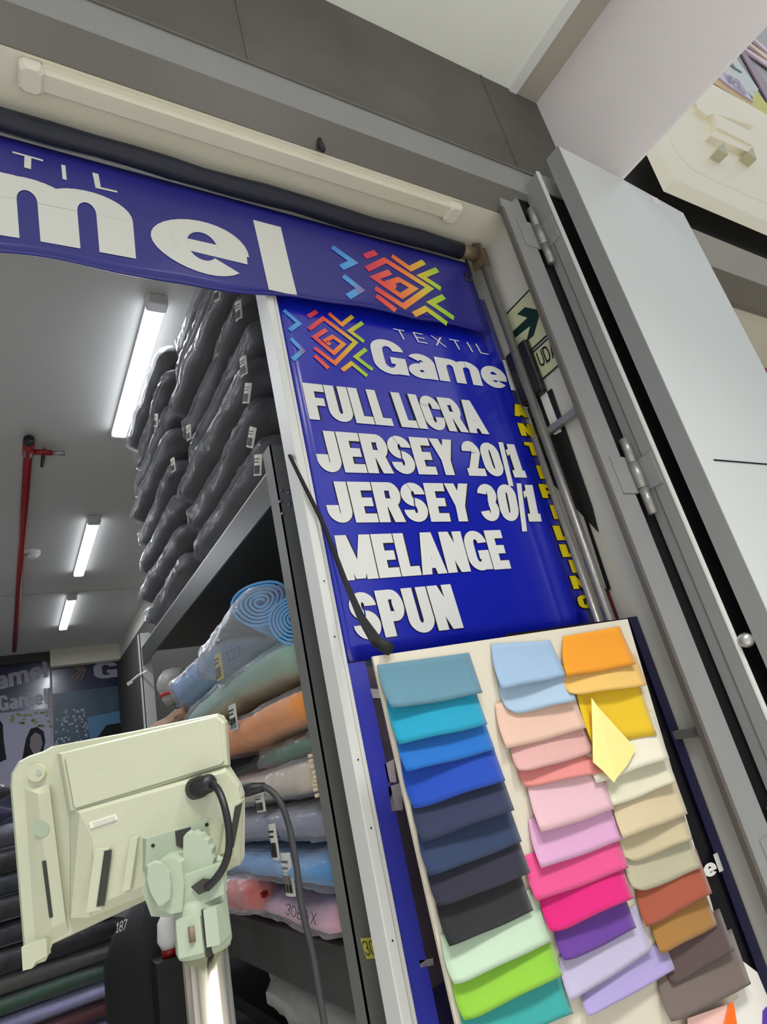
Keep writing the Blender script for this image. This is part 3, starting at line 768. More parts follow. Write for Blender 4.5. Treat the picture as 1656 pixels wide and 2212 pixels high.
def label_mb(c, r, u, w, h, code=True):
    """white barcode label; c centre, r right, u up (unit vectors)"""
    mb = MB(); n = r.cross(u).normalized(); Pq = lambda a, b, d=0: c+r*(a*w)+u*(b*h)+n*d
    mb.cur = 0
    def shf(s, t): return Pq(s-.5, t-.5, .004*math.sin(s*3)), n
    mb.sheet(shf, 4, 4, .0008)
    mb.cur = 1
    xs = -.38
    rr = random.Random(int(c.x*1000+c.z*777))
    while code and xs < .36:
        bw = rr.choice((.025, .05, .035)); mb.prism([Pq(xs, -.42, .0045), Pq(xs+bw, -.42, .0045), Pq(xs+bw, -.02, .0045), Pq(xs, -.02, .0045)], n*.0006); xs += bw+rr.choice((.03, .05))
    for k in range(2): mb.prism([Pq(-.36, .12+k*.14, .0045), Pq(.2+.1*k, .12+k*.14, .0045), Pq(.2+.1*k, .17+k*.14, .0045), Pq(-.36, .17+k*.14, .0045)], n*.0006)
    return mb


# charcoal rolls above the top shelf: protos (two shapes), then copies
GR = 'charcoal fabric rolls stacked on the top shelf'
def make_dark(seed, Lh, label):
    t = thing('fabric_roll', label, 'fabric roll', (0, 0, 0), GR)
    put(rollmesh(Lh, .17, .057, seed, (1, 1), .016), 'fabric', M_black_fab, t)
    put(rollmesh(Lh+.015, .17, .057, seed, (1, 1), .016, grow=.006, fine=.008, nl=40, nc=30), 'plastic_wrap', F_dark, t)
    return t
protos = [make_dark(1.1, .92, 'x'), make_dark(2.7, .92, 'x'), make_dark(4.2, .95, 'x')]
used = [False]*3
ORD = ['bottom', 'second from the bottom', 'third from the bottom', 'fourth from the bottom', 'fifth from the bottom', 'sixth from the bottom', 'seventh from the bottom', 'top']
def place_dark(k, loc, label):
    if not used[k]: used[k] = True; protos[k].location = loc; protos[k]['label'] = label; return protos[k]
    return dup(protos[k], loc, label, GR)
rr = random.Random(9)
dark_front = []
for i in range(8):
    z_ = .875+i*.135
    f_ = place_dark(i % 3, (.815+rr.uniform(-.02, .02), 1.42+rr.uniform(-.03, .03), z_), 'charcoal roll, %s of the top shelf stack nearer the sign' % ORD[i])
    dark_front.append(f_)
for i in range(8):
    z_ = .875+i*.15
    place_dark((i+1) % 3, (.80-.0+rr.uniform(-.02, .02), 2.40+rr.uniform(-.03, .03)+.0*i, z_), 'charcoal roll, %s of the far stack on the top shelf' % ORD[i])
# barcode labels hanging from the dark rolls (small cards tied on: parts of the roll they hang from)
rl_ = random.Random(12)
allrolls = [o for o in COL.objects if o.get('group') == GR]
for (px_, py_) in ((472, 632), (518, 672), (410, 935), (537, 850), (546, 945), (560, 1005), (339, 908), (376, 1005), (529, 792)):
    c = W(px_, py_, 'x', .615)
    best = min(allrolls, key=lambda o: abs(o.location.z-c.z)+3*max(0, o.location.y-c.y)+3*max(0, c.y-o.location.y-.95))
    r = Vector((.25, -.95, -.15)).normalized(); u = Vector((-.12, .22, .96)).normalized(); u = (u-r*u.dot(r)).normalized()
    c = c+Vector((-.004, 0, 0)); th_ = rl_.uniform(-.5, .15); r, u = r*math.cos(th_)+u*math.sin(th_), u*math.cos(th_)-r*math.sin(th_)
    label_mb(c, r, u, .036, .060).build('barcode_label', [M_tagw, M_ink], best)

# coloured bundles on the middle shelf
def bundle(label, x, y, z, Lh, a, b, seed, c, wrap=F_clear, gather=(1, 1), amp=.009, rough=.85):
    t = thing('fabric_roll', label, 'fabric roll', (x, y, z), 'bagged fabric rolls on the middle shelf')
    put(rollmesh(Lh, a, b, seed, gather, amp), 'fabric', mat('fabric_%d_%d_%d' % c, c, rough, var=.08, vs=8, bump=.25, bs=30, sheen=.15), t)
    if wrap: put(rollmesh(Lh+.015, a, b, seed, gather, amp, grow=.007, fine=.008, nl=40, nc=30), 'plastic_wrap', wrap, t)
    return t
b_pink = bundle('pink bagged fabric with black handwriting, lowest on the middle shelf', .82, 1.42, -.318, 1.1, .20, .043, 3.1, (214, 150, 172), F_milky)
b_blue = bundle('bright blue bagged fabric with a white barcode, above the pink bag', .80, 1.415, -.215, .95, .20, .042, 5.3, (60, 132, 190), F_clear)
b_grey = bundle('grey-blue bagged fabric, between the bright blue bag and the cream folds', .80, 1.425, -.115, .95, .19, .042, 6.1, (112, 120, 146), F_milky)
b_cream = bundle('cream folded fabric in a clear bag, above the grey-blue bag', .80, 1.43, -.015, .85, .19, .044, 7.7, (214, 196, 170), F_milky)
b_green = bundle('dark green bagged fabric, between the cream folds and the orange roll', .83, 1.43, .062, .5, .18, .032, 8.4, (22, 112, 70), F_clear)
b_orange = bundle('orange fabric roll in clear plastic, below the sage green roll', .80, 1.43, .155, 1.05, .20, .052, 9.9, (250, 146, 8), F_clear, gather=(0, 1))
b_teal = bundle('sage green fabric roll in clear plastic, above the orange roll', .80, 1.43, .285, 1.2, .19, .054, 11.2, (150, 186, 168), F_clear)
b_slate = bundle('sky blue fabric roll at the back of the shelf, with a yellow barcode label', .80, 2.16, .42, .60, .19, .072, 12.9, (96, 160, 214), F_milky)
_r = W(538, 1928, 'x', .615)
b_red = bundle('small red bagged bundle lying on the pink bag, below the bright blue bag', .615, _r.y-.12, _r.z, .24, .045, .036, 13.3, (206, 60, 36), F_milky)
b_blk = bundle('black bagged fabric lying at the far end of the middle shelf', .82, 2.72, .20, .62, .17, .12, 15.3, (24, 23, 26), F_dark)
b_tan = bundle('tan fabric strip roll on the black bag at the far end', .64, 2.72, .335, .60, .028, .022, 16.3, (188, 150, 118), None)
b_fil = bundle('dark bagged fabric under the black bag at the far end', .82, 2.75, -.12, .6, .17, .13, 17.3, (36, 34, 40), F_dark)
# folded edge of the cream fabric facing the front
fd = MB()
for k in range(9):
    fd.sheet(lambda u, v, k=k: ((.625+u*.2, 1.44-.004*k+.012*math.sin(u*5+k), -.052+k*.0105+.004*math.sin(u*8+k*2)), (0, -1, 0)), 8, 2, .006)
    fd.tube([(.612+u_*.02, 1.44+.006*math.sin(u_+k), -.055+k*.0105+.003*math.sin(u_*.7+k)) for u_ in range(10)], .0045, 6)
fd.build('folded_edge', mat('cream_fold', (226, 208, 178), .85, var=.05), b_cream, True)
# handwriting on the pink bag
hw = MB()
P0 = W(620, 1950, 'x', .606); P1 = W(690, 1985, 'x', .606)
q = [W(620, 1950, 'x', .604), W(686, 1972, 'x', .604), W(684, 1998, 'x', .604), W(618, 1974, 'x', .604)]
lettering(hw, '3OBAX', q, .08, .07, .12, lift=Vector((-1, 0, 0))*.002); hw.build('handwriting', M_ink, b_pink)
for b_, (px_, py_), sz in ((b_blue, (622, 1888), (.055, .095)), (b_grey, (592, 1818), (.045, .085)), (b_cream, (562, 1732), (.06, .05)), (b_teal, (504, 1550), (.06, .075)), (b_slate, (473, 1440), (.06, .085))):
    c = W(px_, py_, 'x', .598); r = Vector((.08, -.99, 0)).normalized(); u = Vector((0, 0, 1))
    label_mb(c, r, u, *sz).build('barcode_label', [M_tagw if b_ is not b_slate else mat('label_yellow', (214, 200, 120), .6), M_ink], b_)


# sky blue rolled fabric with spiral ends, in an open bag
def spiral(mb, c, ax, e1, e2, r0, r1, turns, Lh, t=.004, sq=1.0, ph=0):
    n = int(turns*22); I = []
    for i in range(n+1):
        f = i/n; a = ph+f*turns*2*math.pi; r = r0+(r1-r0)*f; wob = 1+.05*math.sin(a*3)
        I.append(c+e1*(r*wob*math.cos(a))+e2*(r*sq*wob*math.sin(a)))
    for i in range(n):
        d = (I[i+1]-I[i]).normalized(); s_ = d.cross(ax)*t/2
        mb.prism([I[i]+s_, I[i]-s_, I[i+1]-s_, I[i+1]+s_], ax*Lh)
M_sky = mat('sky_blue_fabric', (108, 180, 236), .85, var=.05, bump=.2, bs=40, sheen=.2)
ab = thing('fabric_roll', 'sky blue rolled fabric with spiral ends showing, top of the middle shelf', 'fabric roll', (.75, 1.75, .36), 'bagged fabric rolls on the middle shelf')
for c, ax, r1, sq, nm in ((W(562, 1300, 'y', 1.62), Vector((.62, .75, -.05)), .092, .72, 'upper_roll'), (W(632, 1335, 'y', 1.50), Vector((.75, .62, -.08)), .075, .9, 'lower_roll')):
    ax.normalize(); e1 = ax.cross(Vector((0, 0, 1))).normalized(); e2 = e1.cross(ax).normalized()
    mb = MB(); spiral(mb, c, ax, e1, e2, .010, r1, 6, .42, .0065, sq); fixn(mb.build(nm, M_sky, ab))
cb = W(520, 1395, 'y', 1.66); bg = rollmesh(.62, .13, .072, 20.5, (0, 1), .02, grow=.004, fine=.008)
bgp = MB(); bgp.v = [Vector((v.x+cb.x+.12, v.y+1.52, v.z+.405)) for v in bg.v]; bgp.f = bg.f; bgp.mi = bg.mi
bgp.build('open_bag', F_milky, ab, True)
hw = MB(); q = [W(487, 1408, 'x', .625), W(520, 1396, 'x', .625), W(524, 1416, 'x', .625), W(494, 1428, 'x', .625)]
lettering(hw, '127', q, .09, .09, .2, lift=Vector((-1, 0, 0))*.002); hw.build('handwriting', M_ink, ab)

# white bag tied with a red band at the far end of the shelf
wb = thing('white_bag', 'small white plastic bag tied with a red band beside the far shelf post', 'bag', W(378, 1488, 'x', .70))
prof = [(.02, -.075), (.045, -.07), (.06, -.045), (.062, -.02), (.075, 0), (.080, .03), (.070, .065), (.045, .09), (.012, .098)]
bgm = MB(); bgm.loft([[wb.location+Vector((r*math.cos(a)*(1+.1*nz(a*2, z*20, 3)), r*math.sin(a)*(1+.1*nz(a*2, z*20, 5)), z)) for a in [2*math.pi*k/22 for k in range(22)]] for r, z in prof])
fixn(bgm.build('bag', mat('white_plastic_bag', (176, 174, 168), .45, var=.25, vs=14, bump=.5, bs=30), wb, True))
MB().tube([wb.location+Vector((.066*math.cos(a/24*2*math.pi), .066*math.sin(a/24*2*math.pi), -.022)) for a in range(25)], .008, 8).build('red_band', mat('red_band', (190, 50, 40), .6), wb, True)
# zip tie on the far post
zt = thing('cable_tie', 'pale cable tie with a small white tag around the far shelf post', 'cable tie', W(300, 1455, 'x', .62))
MB().tube([W(285, 1470, 'x', .625), W(300, 1458, 'x', .625), W(318, 1450, 'x', .625)], .006, 6).build('tie', M_alu, zt)
MB().prism(qpx((273, 1475, 284, 1468, 287, 1474, 276, 1482), 'x', .622), (.002, 0, 0)).build('tag', M_tagw, zt)
# cloth under the lower shelf
uc = MB(); rm = rollmesh(.75, .12, .075, 41.0, (0, 1), .03, fine=.012)
uc.v = [Vector((v.x+.80, v.y+1.50, v.z-.58-.0*(v.y/.75))) for v in rm.v]; uc.f = rm.f; uc.mi = rm.mi
tag(uc.build('cloth_bundle', mat('pale_grey_cloth', (150, 152, 146), .85, var=.1, bump=.3, bs=25), None, True), 'pale grey crumpled cloth bundle under the lowest visible shelf', 'cloth')
ub = MB(); ub.bevbox((.66, 1.45, -1.35), (1.36, 3.4, -.68), .03)
tag(ub.build('storage_crate', M_blackp), 'black storage crate on the floor under the shelving', 'crate')

# ------------------------------------------------------------------ shop lights, pipe, detector
def batten(y0, y1, lab, x=.62):
    area('batten_lamp', (x, (y0+y1)/2, ZI-.06), (0, 0, 0), .07, y1-y0-.08, BATTEN_W, (.90, .94, 1.0))
    t = thing('led_batten', lab, 'ceiling light', (x, (y0+y1)/2, ZI), 'led battens in a row on the shop ceiling')
    MB().box((x-.042, y0, ZI-.022), (x+.042, y1, ZI)).build('housing', M_lampcap, t)
    MB().bevbox((x-.040, y0+.045, ZI-.055), (x+.040, y1-.02, ZI-.022), .008).build('diffuser', M_lamp, t)
    MB().bevbox((x-.046, y0-.02, ZI-.058), (x+.046, y0+.05, ZI), .008).build('end_cap', M_lampcap, t)
    MB().bevbox((x-.044, y1-.025, ZI-.056), (x+.044, y1, ZI), .006).build('end_cap', M_lampcap, t)
batten(W(340, 640, 'z', ZI).y, W(252, 932, 'z', ZI).y, 'lit white led batten nearest the entrance, beside the charcoal rolls')
batten(W(205, 1115, 'z', ZI).y, W(172, 1235, 'z', ZI).y, 'lit white led batten in the middle of the row of three')
batten(W(152, 1283, 'z', ZI).y, W(138, 1352, 'z', ZI).y, 'lit white led batten farthest back, near the end wall')
batten(2.2, 3.4, 'added led batten out of view at the left, nearest the entrance', -.55); batten(5.0, 6.2, 'added led batten out of view at the left, farther back', -.55)  # second row added out of view to brighten the shop interior
a_ = W(62, 960, 'z', ZI-.05); b_ = W(36, 1405, 'z', ZI-.05)
rp = thing('sprinkler_pipe', 'red fire sprinkler pipe running back along the shop ceiling', 'pipe', (a_.x, a_.y, ZI))
MB().tube([(a_.x, a_.y, ZI-.05), (a_.x, b_.y, ZI-.05)], .024, 14).build('pipe', M_red, rp, True)
MB().tube([(a_.x, a_.y-.02, ZI-.05), (a_.x, a_.y+.12, ZI-.05)], .032, 14).build('tee', M_red, rp, True)
MB().tube([(a_.x, a_.y+.09, ZI-.05), (a_.x+.13, a_.y+.09, ZI-.05)], .018, 12).build('branch', M_red, rp, True)
MB().tube([(a_.x+.13, a_.y+.09, ZI-.05), (a_.x+.20, a_.y+.09, ZI-.05)], .016, 12).build('sprinkler_head', M_pipe, rp, True)
MB().tube([(a_.x, a_.y-.06, ZI-.05), (a_.x, a_.y-.02, ZI-.05)], .030, 14).build('end_cap', M_blackp, rp, True)
cdt = MB(); cdt.tube([(a_.x+.085, a_.y+.10, ZI-.03), (a_.x+.085, 4.05, ZI-.03)], .011, 8)
tag(cdt.build('conduit', M_darkgrey, None, True), 'thin dark conduit on the ceiling beside the red pipe', 'conduit')
dc = W(70, 1198, 'z', ZI-.03)
sd = thing('smoke_detector', 'round white smoke detector on the ceiling next to the red pipe', 'smoke detector', (dc.x, dc.y, ZI))
MB().tube([(dc.x, dc.y, ZI), (dc.x, dc.y, ZI-.03)], .062, 20).build('base', M_white, sd, True)
MB().tube([(dc.x, dc.y, ZI-.03), (dc.x, dc.y, ZI-.05), (dc.x, dc.y, ZI-.062)], [.050, .046, .03], 20).build('cover', M_white, sd, True)

# ------------------------------------------------------------------ posters on the end wall
YP = YB-.012
def poster(name, lab, rect, base, dy=0):
    A = W(rect[0], rect[1], 'y', YP); B = W(rect[2], rect[3], 'y', YP)
    t = thing(name, lab, 'poster', ((A.x+B.x)/2, YP, B.z))
    MB().box((A.x, YP+dy, B.z), (B.x, YP+.008+dy, A.z)).build('sheet', base, t)
    return t
M_pnavy = mat('poster_dark_navy', (26, 28, 66), .25, coat=.3, var=.2, vs=2)
M_pgrey = mat('poster_pale_print', (150, 148, 162), .5, var=.1, vs=3)
M_pphoto = mat('poster_teal_photo', (40, 66, 84), .4, var=.9, vs=6)
pr = poster('wall_poster', 'navy poster with lattice photo and gold logo, right on the end wall', (112, 1432, 298, 1660), M_pnavy)
MB().box((W(114, 1500, 'y', YP).x, YP-.003, W(114, 1700, 'y', YP).z), (W(292, 1500, 'y', YP).x, YP, W(200, 1488, 'y', YP).z)).build('photo_print', M_pphoto, pr)
lettering(MB(), 'Gamel', qpx((200, 1432, 440, 1408, 446, 1444, 204, 1468), 'y', YP), .25, .19, .035, lift=NB*.004).build('shop_name', M_pgrey, pr)
lg = MB()
for k in range(3):
    stroke(lg, [W(148+k*11, 1432, 'y', YP), W(172+k*6, 1448, 'y', YP), W(152+k*11, 1470, 'y', YP)], .018, NB, .004)
lg.build('logo', mat('poster_gold', (112, 92, 62), .5), pr)
gt = MB(); rr = random.Random(3)
for k in range(60):
    x_, y_ = rr.uniform(118, 190), rr.uniform(1530, 1610); w_ = rr.uniform(2, 6)
    gt.prism(qpx((x_, y_, x_+w_, y_-.5, x_+w_, y_+rr.uniform(2, 7), x_, y_+4), 'y', YP-.004), (0, .002, 0))
tag(gt.build('lattice_print', M_pgrey, pr), kind='stuff')
bp_ = MB(); bp_.prism([W(a, b, 'y', YP-.005) for a, b in ((188, 1550), (285, 1530), (292, 1610), (200, 1640))], (0, .002, 0)); bp_.build('blue_print', mat('poster_steel_blue', (62, 106, 140), .4, var=.3, vs=5), pr)
dp_ = MB(); dp_.prism([W(a, b, 'y', YP-.008) for a, b in ((205, 1600), (230, 1566), (270, 1560), (300, 1585), (300, 1640), (205, 1640))], (0, .002, 0)); dp_.build('dark_print', M_black, pr)
pt = poster('wall_poster', 'navy poster strip with pale lettering, upper left of the end wall', (-260, 1425, 108, 1486), M_pnavy, -.001)
lettering(MB(), 'amel', qpx((-12, 1452, 100, 1424, 104, 1462, -8, 1492), 'y', YP), .25, .19, .035, lift=NB*.004).build('shop_name', M_pgrey, pt)
pq = poster('wall_poster', 'poster with two dark haired people, lower left of the end wall', (-260, 1490, 108, 1760), M_pnavy, .004)
lettering(MB(), 'Gamel', qpx((-6, 1504, 101, 1488, 104, 1520, -2, 1537), 'y', YP), .25, .19, .035, lift=NB*.004).build('shop_name', M_pgrey, pq)
MB().prism([W(a, b, 'y', YP-.002) for a, b in ((-200, 1560), (108, 1530), (112, 1700), (-190, 1720))], (0, .002, 0)).build('pale_backdrop', mat('poster_backdrop', (148, 146, 168), .5, var=.1), pq)
lv = MB(); rr = random.Random(5)
for k in range(26):
    x_ = rr.uniform(20, 105); y_ = 1552-.12*x_+rr.uniform(-8, 4+x_*.28); lv.prism([W(x_+a, y_+b, 'y', YP-.005) for a, b in ((0, 0), (7, -2), (11, 1), (4, 4))], (0, .002, 0))
tag(lv.build('leaf_print', mat('poster_leaf', (110, 118, 50), .5, var=.3), pq), kind='stuff')
hr = MB(); hr.prism([W(a, b, 'y', YP-.006) for a, b in ((48, 1640), (56, 1596), (66, 1574), (80, 1570), (94, 1580), (98, 1600), (90, 1640))], (0, .002, 0))
hr.prism([W(a, b, 'y', YP-.006) for a, b in ((-30, 1560), (-5, 1548), (6, 1565), (8, 1600), (14, 1640), (-30, 1660))], (0, .002, 0)); hr.build('dark_hair', M_black, pq)
fcm = MB(); fcm.prism([W(a, b, 'y', YP-.009) for a, b in ((64, 1612), (66, 1592), (76, 1582), (88, 1588), (92, 1606), (86, 1626), (74, 1632))], (0, .002, 0)); fcm.build('face_print', mat('poster_face', (110, 98, 100), .5, var=.2, vs=8), pq)

# ------------------------------------------------------------------ rolls piled at the lower left, counter below
YR = 3.6; K = YR/2.2
ct = MB(); ct.bevbox((-1.25, 3.35, -1.35), (.40, 4.1, -.86), .01)
tag(ct.build('storage_bench', M_blackp), 'low dark bench under the coloured rolls at the left', 'bench')
def xroll(lab, z, c, r=.042, seed=1.0, wrap=F_clear, x1=.56, y=YR):
    t = thing('fabric_roll', lab, 'fabric roll', (x1-.75, y, z), 'rolls piled crosswise at the left')
    g = rollmesh(1.5, .10, r, seed, (1, 1), .008, nl=20, nc=14)
    for i, v in enumerate(g.v): g.v[i] = Vector((v.y-.75, v.x, v.z))
    put(g, 'fabric', mat('fabric_%d_%d_%d' % c, c, .8, var=.15, vs=8, bump=.3, bs=20), t)
    g = rollmesh(1.51, .10, r, seed, (1, 1), .008, nl=20, nc=14, grow=.004, fine=.004)
    for i, v in enumerate(g.v): g.v[i] = Vector((v.y-.755, v.x, v.z))
    put(g, 'plastic_wrap', wrap, t)
for lab, z, c, sd_ in (
    ('lavender wrapped roll, lowest seen of the pile at the left', -.815, (170, 160, 214), 1.3), ('maroon wrapped roll between two lavender rolls', -.745, (112, 24, 34), 2.2),
    ('pale lavender wrapped roll under the green roll', -.675, (176, 172, 220), 3.4), ('dark green wrapped roll under the grey-brown roll', -.605, (24, 76, 48), 4.1),
    ('grey-brown wrapped roll directly below the dark rolls', -.535, (92, 86, 80), 5.5)):
    xroll(lab, z, c, .031, sd_)
for i, (c, lab) in enumerate((((22, 22, 26), 'black wrapped roll, lowest of the dark rolls behind the scale display'), ((30, 24, 40), 'dark purple wrapped roll above the lowest black one'), ((20, 20, 22), 'black wrapped roll above the dark purple one'), ((18, 40, 52), 'dark teal wrapped roll in the dark pile'), ((20, 19, 22), 'black wrapped roll above the dark teal one'), ((70, 66, 84), 'grey wrapped roll in the dark pile'), ((40, 38, 92), 'indigo wrapped roll above the grey one'), ((24, 23, 28), 'black wrapped roll, topmost of the pile at the left'))):
    xroll(lab, -.45+i*.095, c, .044, 7+i*1.7, F_dark if i not in (5,) else F_clear, .50-.45*(i > 5))
# black sack with white numerals
sk = MB(); rings = []
cx_, cy_ = .445, 2.62
for i in range(15):
    t = i/14; z_ = -1.35+t*1.06; k = 1.0-.10*t if t < .85 else (1.0-.085)*(1-((t-.85)/.15)**2*.75)
    rings.append([Vector((cx_+.17*k*math.cos(a)*(1+.12*nz(a, t*4, 1))+.01*math.sin(6*a+t*3), cy_+.16*k*math.sin(a)*(1+.1*nz(a+5, t*4, 2)), z_+.02*math.sin(a*2))) for a in [2*math.pi*j/26 for j in range(26)]])
sk.loft(rings)
sko = thing('black_sack', 'tall black fabric sack with small white numerals, left of the scale pole', 'sack', (cx_, cy_, -1.35))
sk.build('sack', mat('black_sack', (15, 15, 16), .75, var=.3, vs=5, bump=.4, bs=12), sko, True)
lettering(MB(), '187', qpx((252, 1992, 275, 1985, 271, 2009, 250, 2015), 'y', 2.44), .12, .1, .1, lift=NB*.002).build('numerals', M_print, sko)
dd = MB(); c = W(362, 2005, 'y', 2.4)
dd.tube([c+Vector((0, 0, .05)), c+Vector((0, 0, .02)), c+Vector((0, 0, -.03)), c+Vector((0, 0, -.06))], [.01, .03, .034, .02], 14)
cupo = thing('white_cup', 'white rounded cup with a red rim, behind the scale display mount', 'cup', c+Vector((0, 0, -.06)))
dd.build('body', M_white, cupo, True)
MB().tube([c+Vector((0, 0, -.055)), c+Vector((0, 0, -.075))], .024, 14).build('red_rim', M_red, cupo, True)
cst = MB(); cst.box((c.x-.05, c.y-.05, -1.35), (c.x+.05, c.y+.05, c.z-.076)); tag(cst.build('display_stand', M_blackp), 'narrow black stand carrying the white cup', 'stand')

# ------------------------------------------------------------------ weighing scale display on its pole
XH = _rt.copy(); VPy = (RT*(-553-828)/FPX + UP*(1106+4180)/FPX + FW).normalized()
YH = (VPy-XH*VPy.dot(XH)).normalized(); NH = XH.cross(YH).normalized()
if NH.dot(FW) > 0: NH = -NH
HC = (FW+RT*((280-828)/FPX)-UP*((1800-1106)/FPX))*.75
def hp(px, py, d=0.0): return WP(px, py, HC+NH*d, NH)
def hpoly(pts, d0, d1): return [hp(*p, d0) for p in pts], NH*(d1-d0)
def shrink(pts, k):
    cx = sum(p[0] for p in pts)/len(pts); cy = sum(p[1] for p in pts)/len(pts)
    return [(cx+(x-cx)*k, cy+(y-cy)*k) for x, y in pts]
M_abs = mat('sage_cream_plastic', (194, 196, 170), .42, var=.035, vs=9, bump=.06, bs=60)
M_abs2 = mat('sage_mount_plastic', (168, 180, 158), .45, var=.03, vs=9)
M_slot = mat('slot_dark', (52, 52, 46), .6, var=.1)
sc_ = thing('scale_display', 'cream plastic weighing scale display seen from behind on a metal pole', 'scale', (W(455, 2212, 'y', .87).x, .87, -1.35))
OUT = [(62, 1633), (95, 1622), (112, 1612), (285, 1580), (470, 1541), (484, 1546), (492, 1562), (494, 1650), (522, 1694), (528, 1712), (529, 1760), (528, 1850), (520, 1866), (480, 1888), (330, 1938), (112, 2040), (98, 2076), (58, 2090), (50, 2040), (22, 1700), (24, 1672), (40, 1645)]
hs = MB()
hs.loft([[hp(*p, -.062) for p in shrink(OUT, .975)], [hp(*p, -.054) for p in OUT], [hp(*p, -.026) for p in OUT], [hp(*p, -.020) for p in shrink(OUT, .985)]])
fixn(hs.build('front_shell', M_abs, sc_))
UPB = [(128, 1628), (470, 1546), (486, 1560), (492, 1652), (200, 1745), (170, 1755), (150, 1752)]
LOB = [(150, 1740), (486, 1648), (520, 1692), (527, 1715), (520, 1868), (340, 1925), (190, 1985), (150, 1985)]
b1 = MB(); b1.loft([[hp(*p, -.022) for p in shrink(UPB, 1.03)], [hp(*p, .010) for p in UPB], [hp(*p, .014) for p in shrink(UPB, .975)]]); fixn(b1.build('upper_housing', M_abs, sc_))
LOT = [(172, 1757), (488, 1668), (515, 1702), (519, 1724), (510, 1850), (345, 1900), (205, 1955), (200, 1815)]
b2 = MB(); b2.loft([[hp(*p, -.022) for p in LOB], [hp(*p, .006) for p in shrink(LOB, .985)], [hp(*p, .020) for p in LOT]]); fixn(b2.build('lower_housing', M_abs, sc_))
LID = [(141, 1640), (474, 1560), (483, 1644), (478, 1650), (168, 1744), (160, 1744)]
fixn(MB().prism(*hpoly(LID, .014, .0158)).build('battery_lid', M_abs, sc_))
lin_ = MB()
for a, b in (((141, 1640), (160, 1744)), ((160, 1744), (168, 1746)), ((168, 1746), (478, 1652)), ((478, 1652), (484, 1644))):
    dx, dy = b[0]-a[0], b[1]-a[1]; l = math.hypot(dx, dy); nx, ny = -dy/l*.8, dx/l*.8
    lin_.prism(*hpoly([(a[0]+nx, a[1]+ny), (b[0]+nx, b[1]+ny), (b[0]-nx, b[1]-ny), (a[0]-nx, a[1]-ny)], .0156, .0165))
lin_.build('lid_seam', mat('seam_grey', (140, 142, 122), .6), sc_)
# left rib, foot, screw boss
fixn(MB().loft([[hp(*p, -.022) for p in ((45, 1700), (105, 1690), (150, 2020), (70, 2060))], [hp(*p, -.012) for p in ((82, 1715), (108, 1712), (142, 1990), (112, 2005))]]).build('side_rib', M_abs, sc_))
fixn(MB().prism(*hpoly([(55, 2040), (108, 2020), (110, 2058), (85, 2072), (78, 2085), (58, 2090)], -.02, -.012)).build('foot', M_abs, sc_))
def disc(c, r, d0, d1, nm, m, par=None, n=18):
    pts = [(c[0]+r*math.cos(2*math.pi*k/n), c[1]+r*math.sin(2*math.pi*k/n)) for k in range(n)]
    return fixn(MB().prism(*hpoly(pts, d0, d1)).build(nm, m, par or sc_))
sbs = disc((85, 1667), 19, -.022, -.014, 'screw_boss', M_abs); disc((85, 1669), 6, -.0145, -.013, 'screw', M_abs2, sbs)
disc((92, 1790), 17, -.014, -.011, 'boss', M_abs2)
for pts in (((226, 1838), (242, 1835), (226, 1955), (209, 1958)), ((508, 1742), (524, 1733), (505, 1830), (492, 1834))):
    rb = fixn(MB().prism(*hpoly([(pts[0][0]-9, pts[0][1]-10), (pts[1][0]+4, pts[1][1]-9), (pts[2][0]+5, pts[2][1]), (pts[3][0]-10, pts[3][1]+4)], .010, .0235)).build('vent_rib', M_abs, sc_))
    MB().prism(*hpoly(pts, .0234, .0246)).build('vent_slot', M_slot, rb)
fixn(MB().prism(*hpoly([(293, 1805), (309, 1801), (293, 1912), (277, 1916)], .012, .027)).build('vent_rib', M_abs, sc_))
MB().prism(*hpoly([(92, 1860), (100, 1858), (115, 1980), (108, 1982)], -.0125, -.0108)).build('vent_slot', M_slot, sc_)
st_ = MB(); st_.prism(*hpoly([(194, 1776), (250, 1758), (254, 1770), (198, 1789)], .0195, .0215)); sto = st_.build('paper_label', mat('paper_label', (232, 230, 220), .6), sc_)
MB().prism(*hpoly([(200, 1777), (247, 1762), (250, 1769), (203, 1785)], .0214, .022)).build('faded_print', mat('faded_print', (206, 202, 188), .6), sto)
# mount: plate, arm, toothed quadrant, knob, collar
mt = fixn(MB().loft([[hp(*p, .016) for p in ((306, 1810), (452, 1765), (462, 1850), (440, 1880), (330, 1905), (306, 1880))], [hp(*p, .036) for p in ((316, 1812), (446, 1772), (455, 1848), (436, 1872), (335, 1897), (314, 1875))]]).build('mount_plate', M_abs2, sc_))
fixn(MB().prism(*hpoly([(352, 1852), (372, 1838), (430, 1828), (482, 1852), (490, 1918), (402, 1958), (352, 1955), (332, 1900)], .030, .062)).build('swivel_arm', M_abs2, sc_))
MB().prism(*hpoly([(379, 1795), (412, 1786), (412, 1812), (396, 1832), (382, 1826)], .0355, .0372)).build('mount_recess', M_slot, mt)
for c in ((331, 1826), (447, 1781)): disc(c, 4, .0355, .0368, 'screw', M_blackp, mt, 10)
tg = []
for k in range(24):
    a = math.radians(-115+k*10); r = 62 if k % 2 else 57; tg.append((424+r*.84*math.cos(a)*.9, 1852+r*math.sin(a)))
qd = fixn(MB().prism(*hpoly(tg, .050, .064)).build('toothed_quadrant', M_abs2, sc_))
fixn(MB().prism(*hpoly([(346, 1866), (362, 1848), (384, 1842), (404, 1852), (410, 1900), (406, 1956), (384, 1960), (352, 1950)], .058, .076)).build('pivot_fork', M_abs2, sc_))
fixn(MB().prism(*hpoly([(404, 1884), (470, 1862), (489, 1858), (491, 1922), (408, 1962)], .058, .071)).build('pivot_block', M_abs2, sc_))
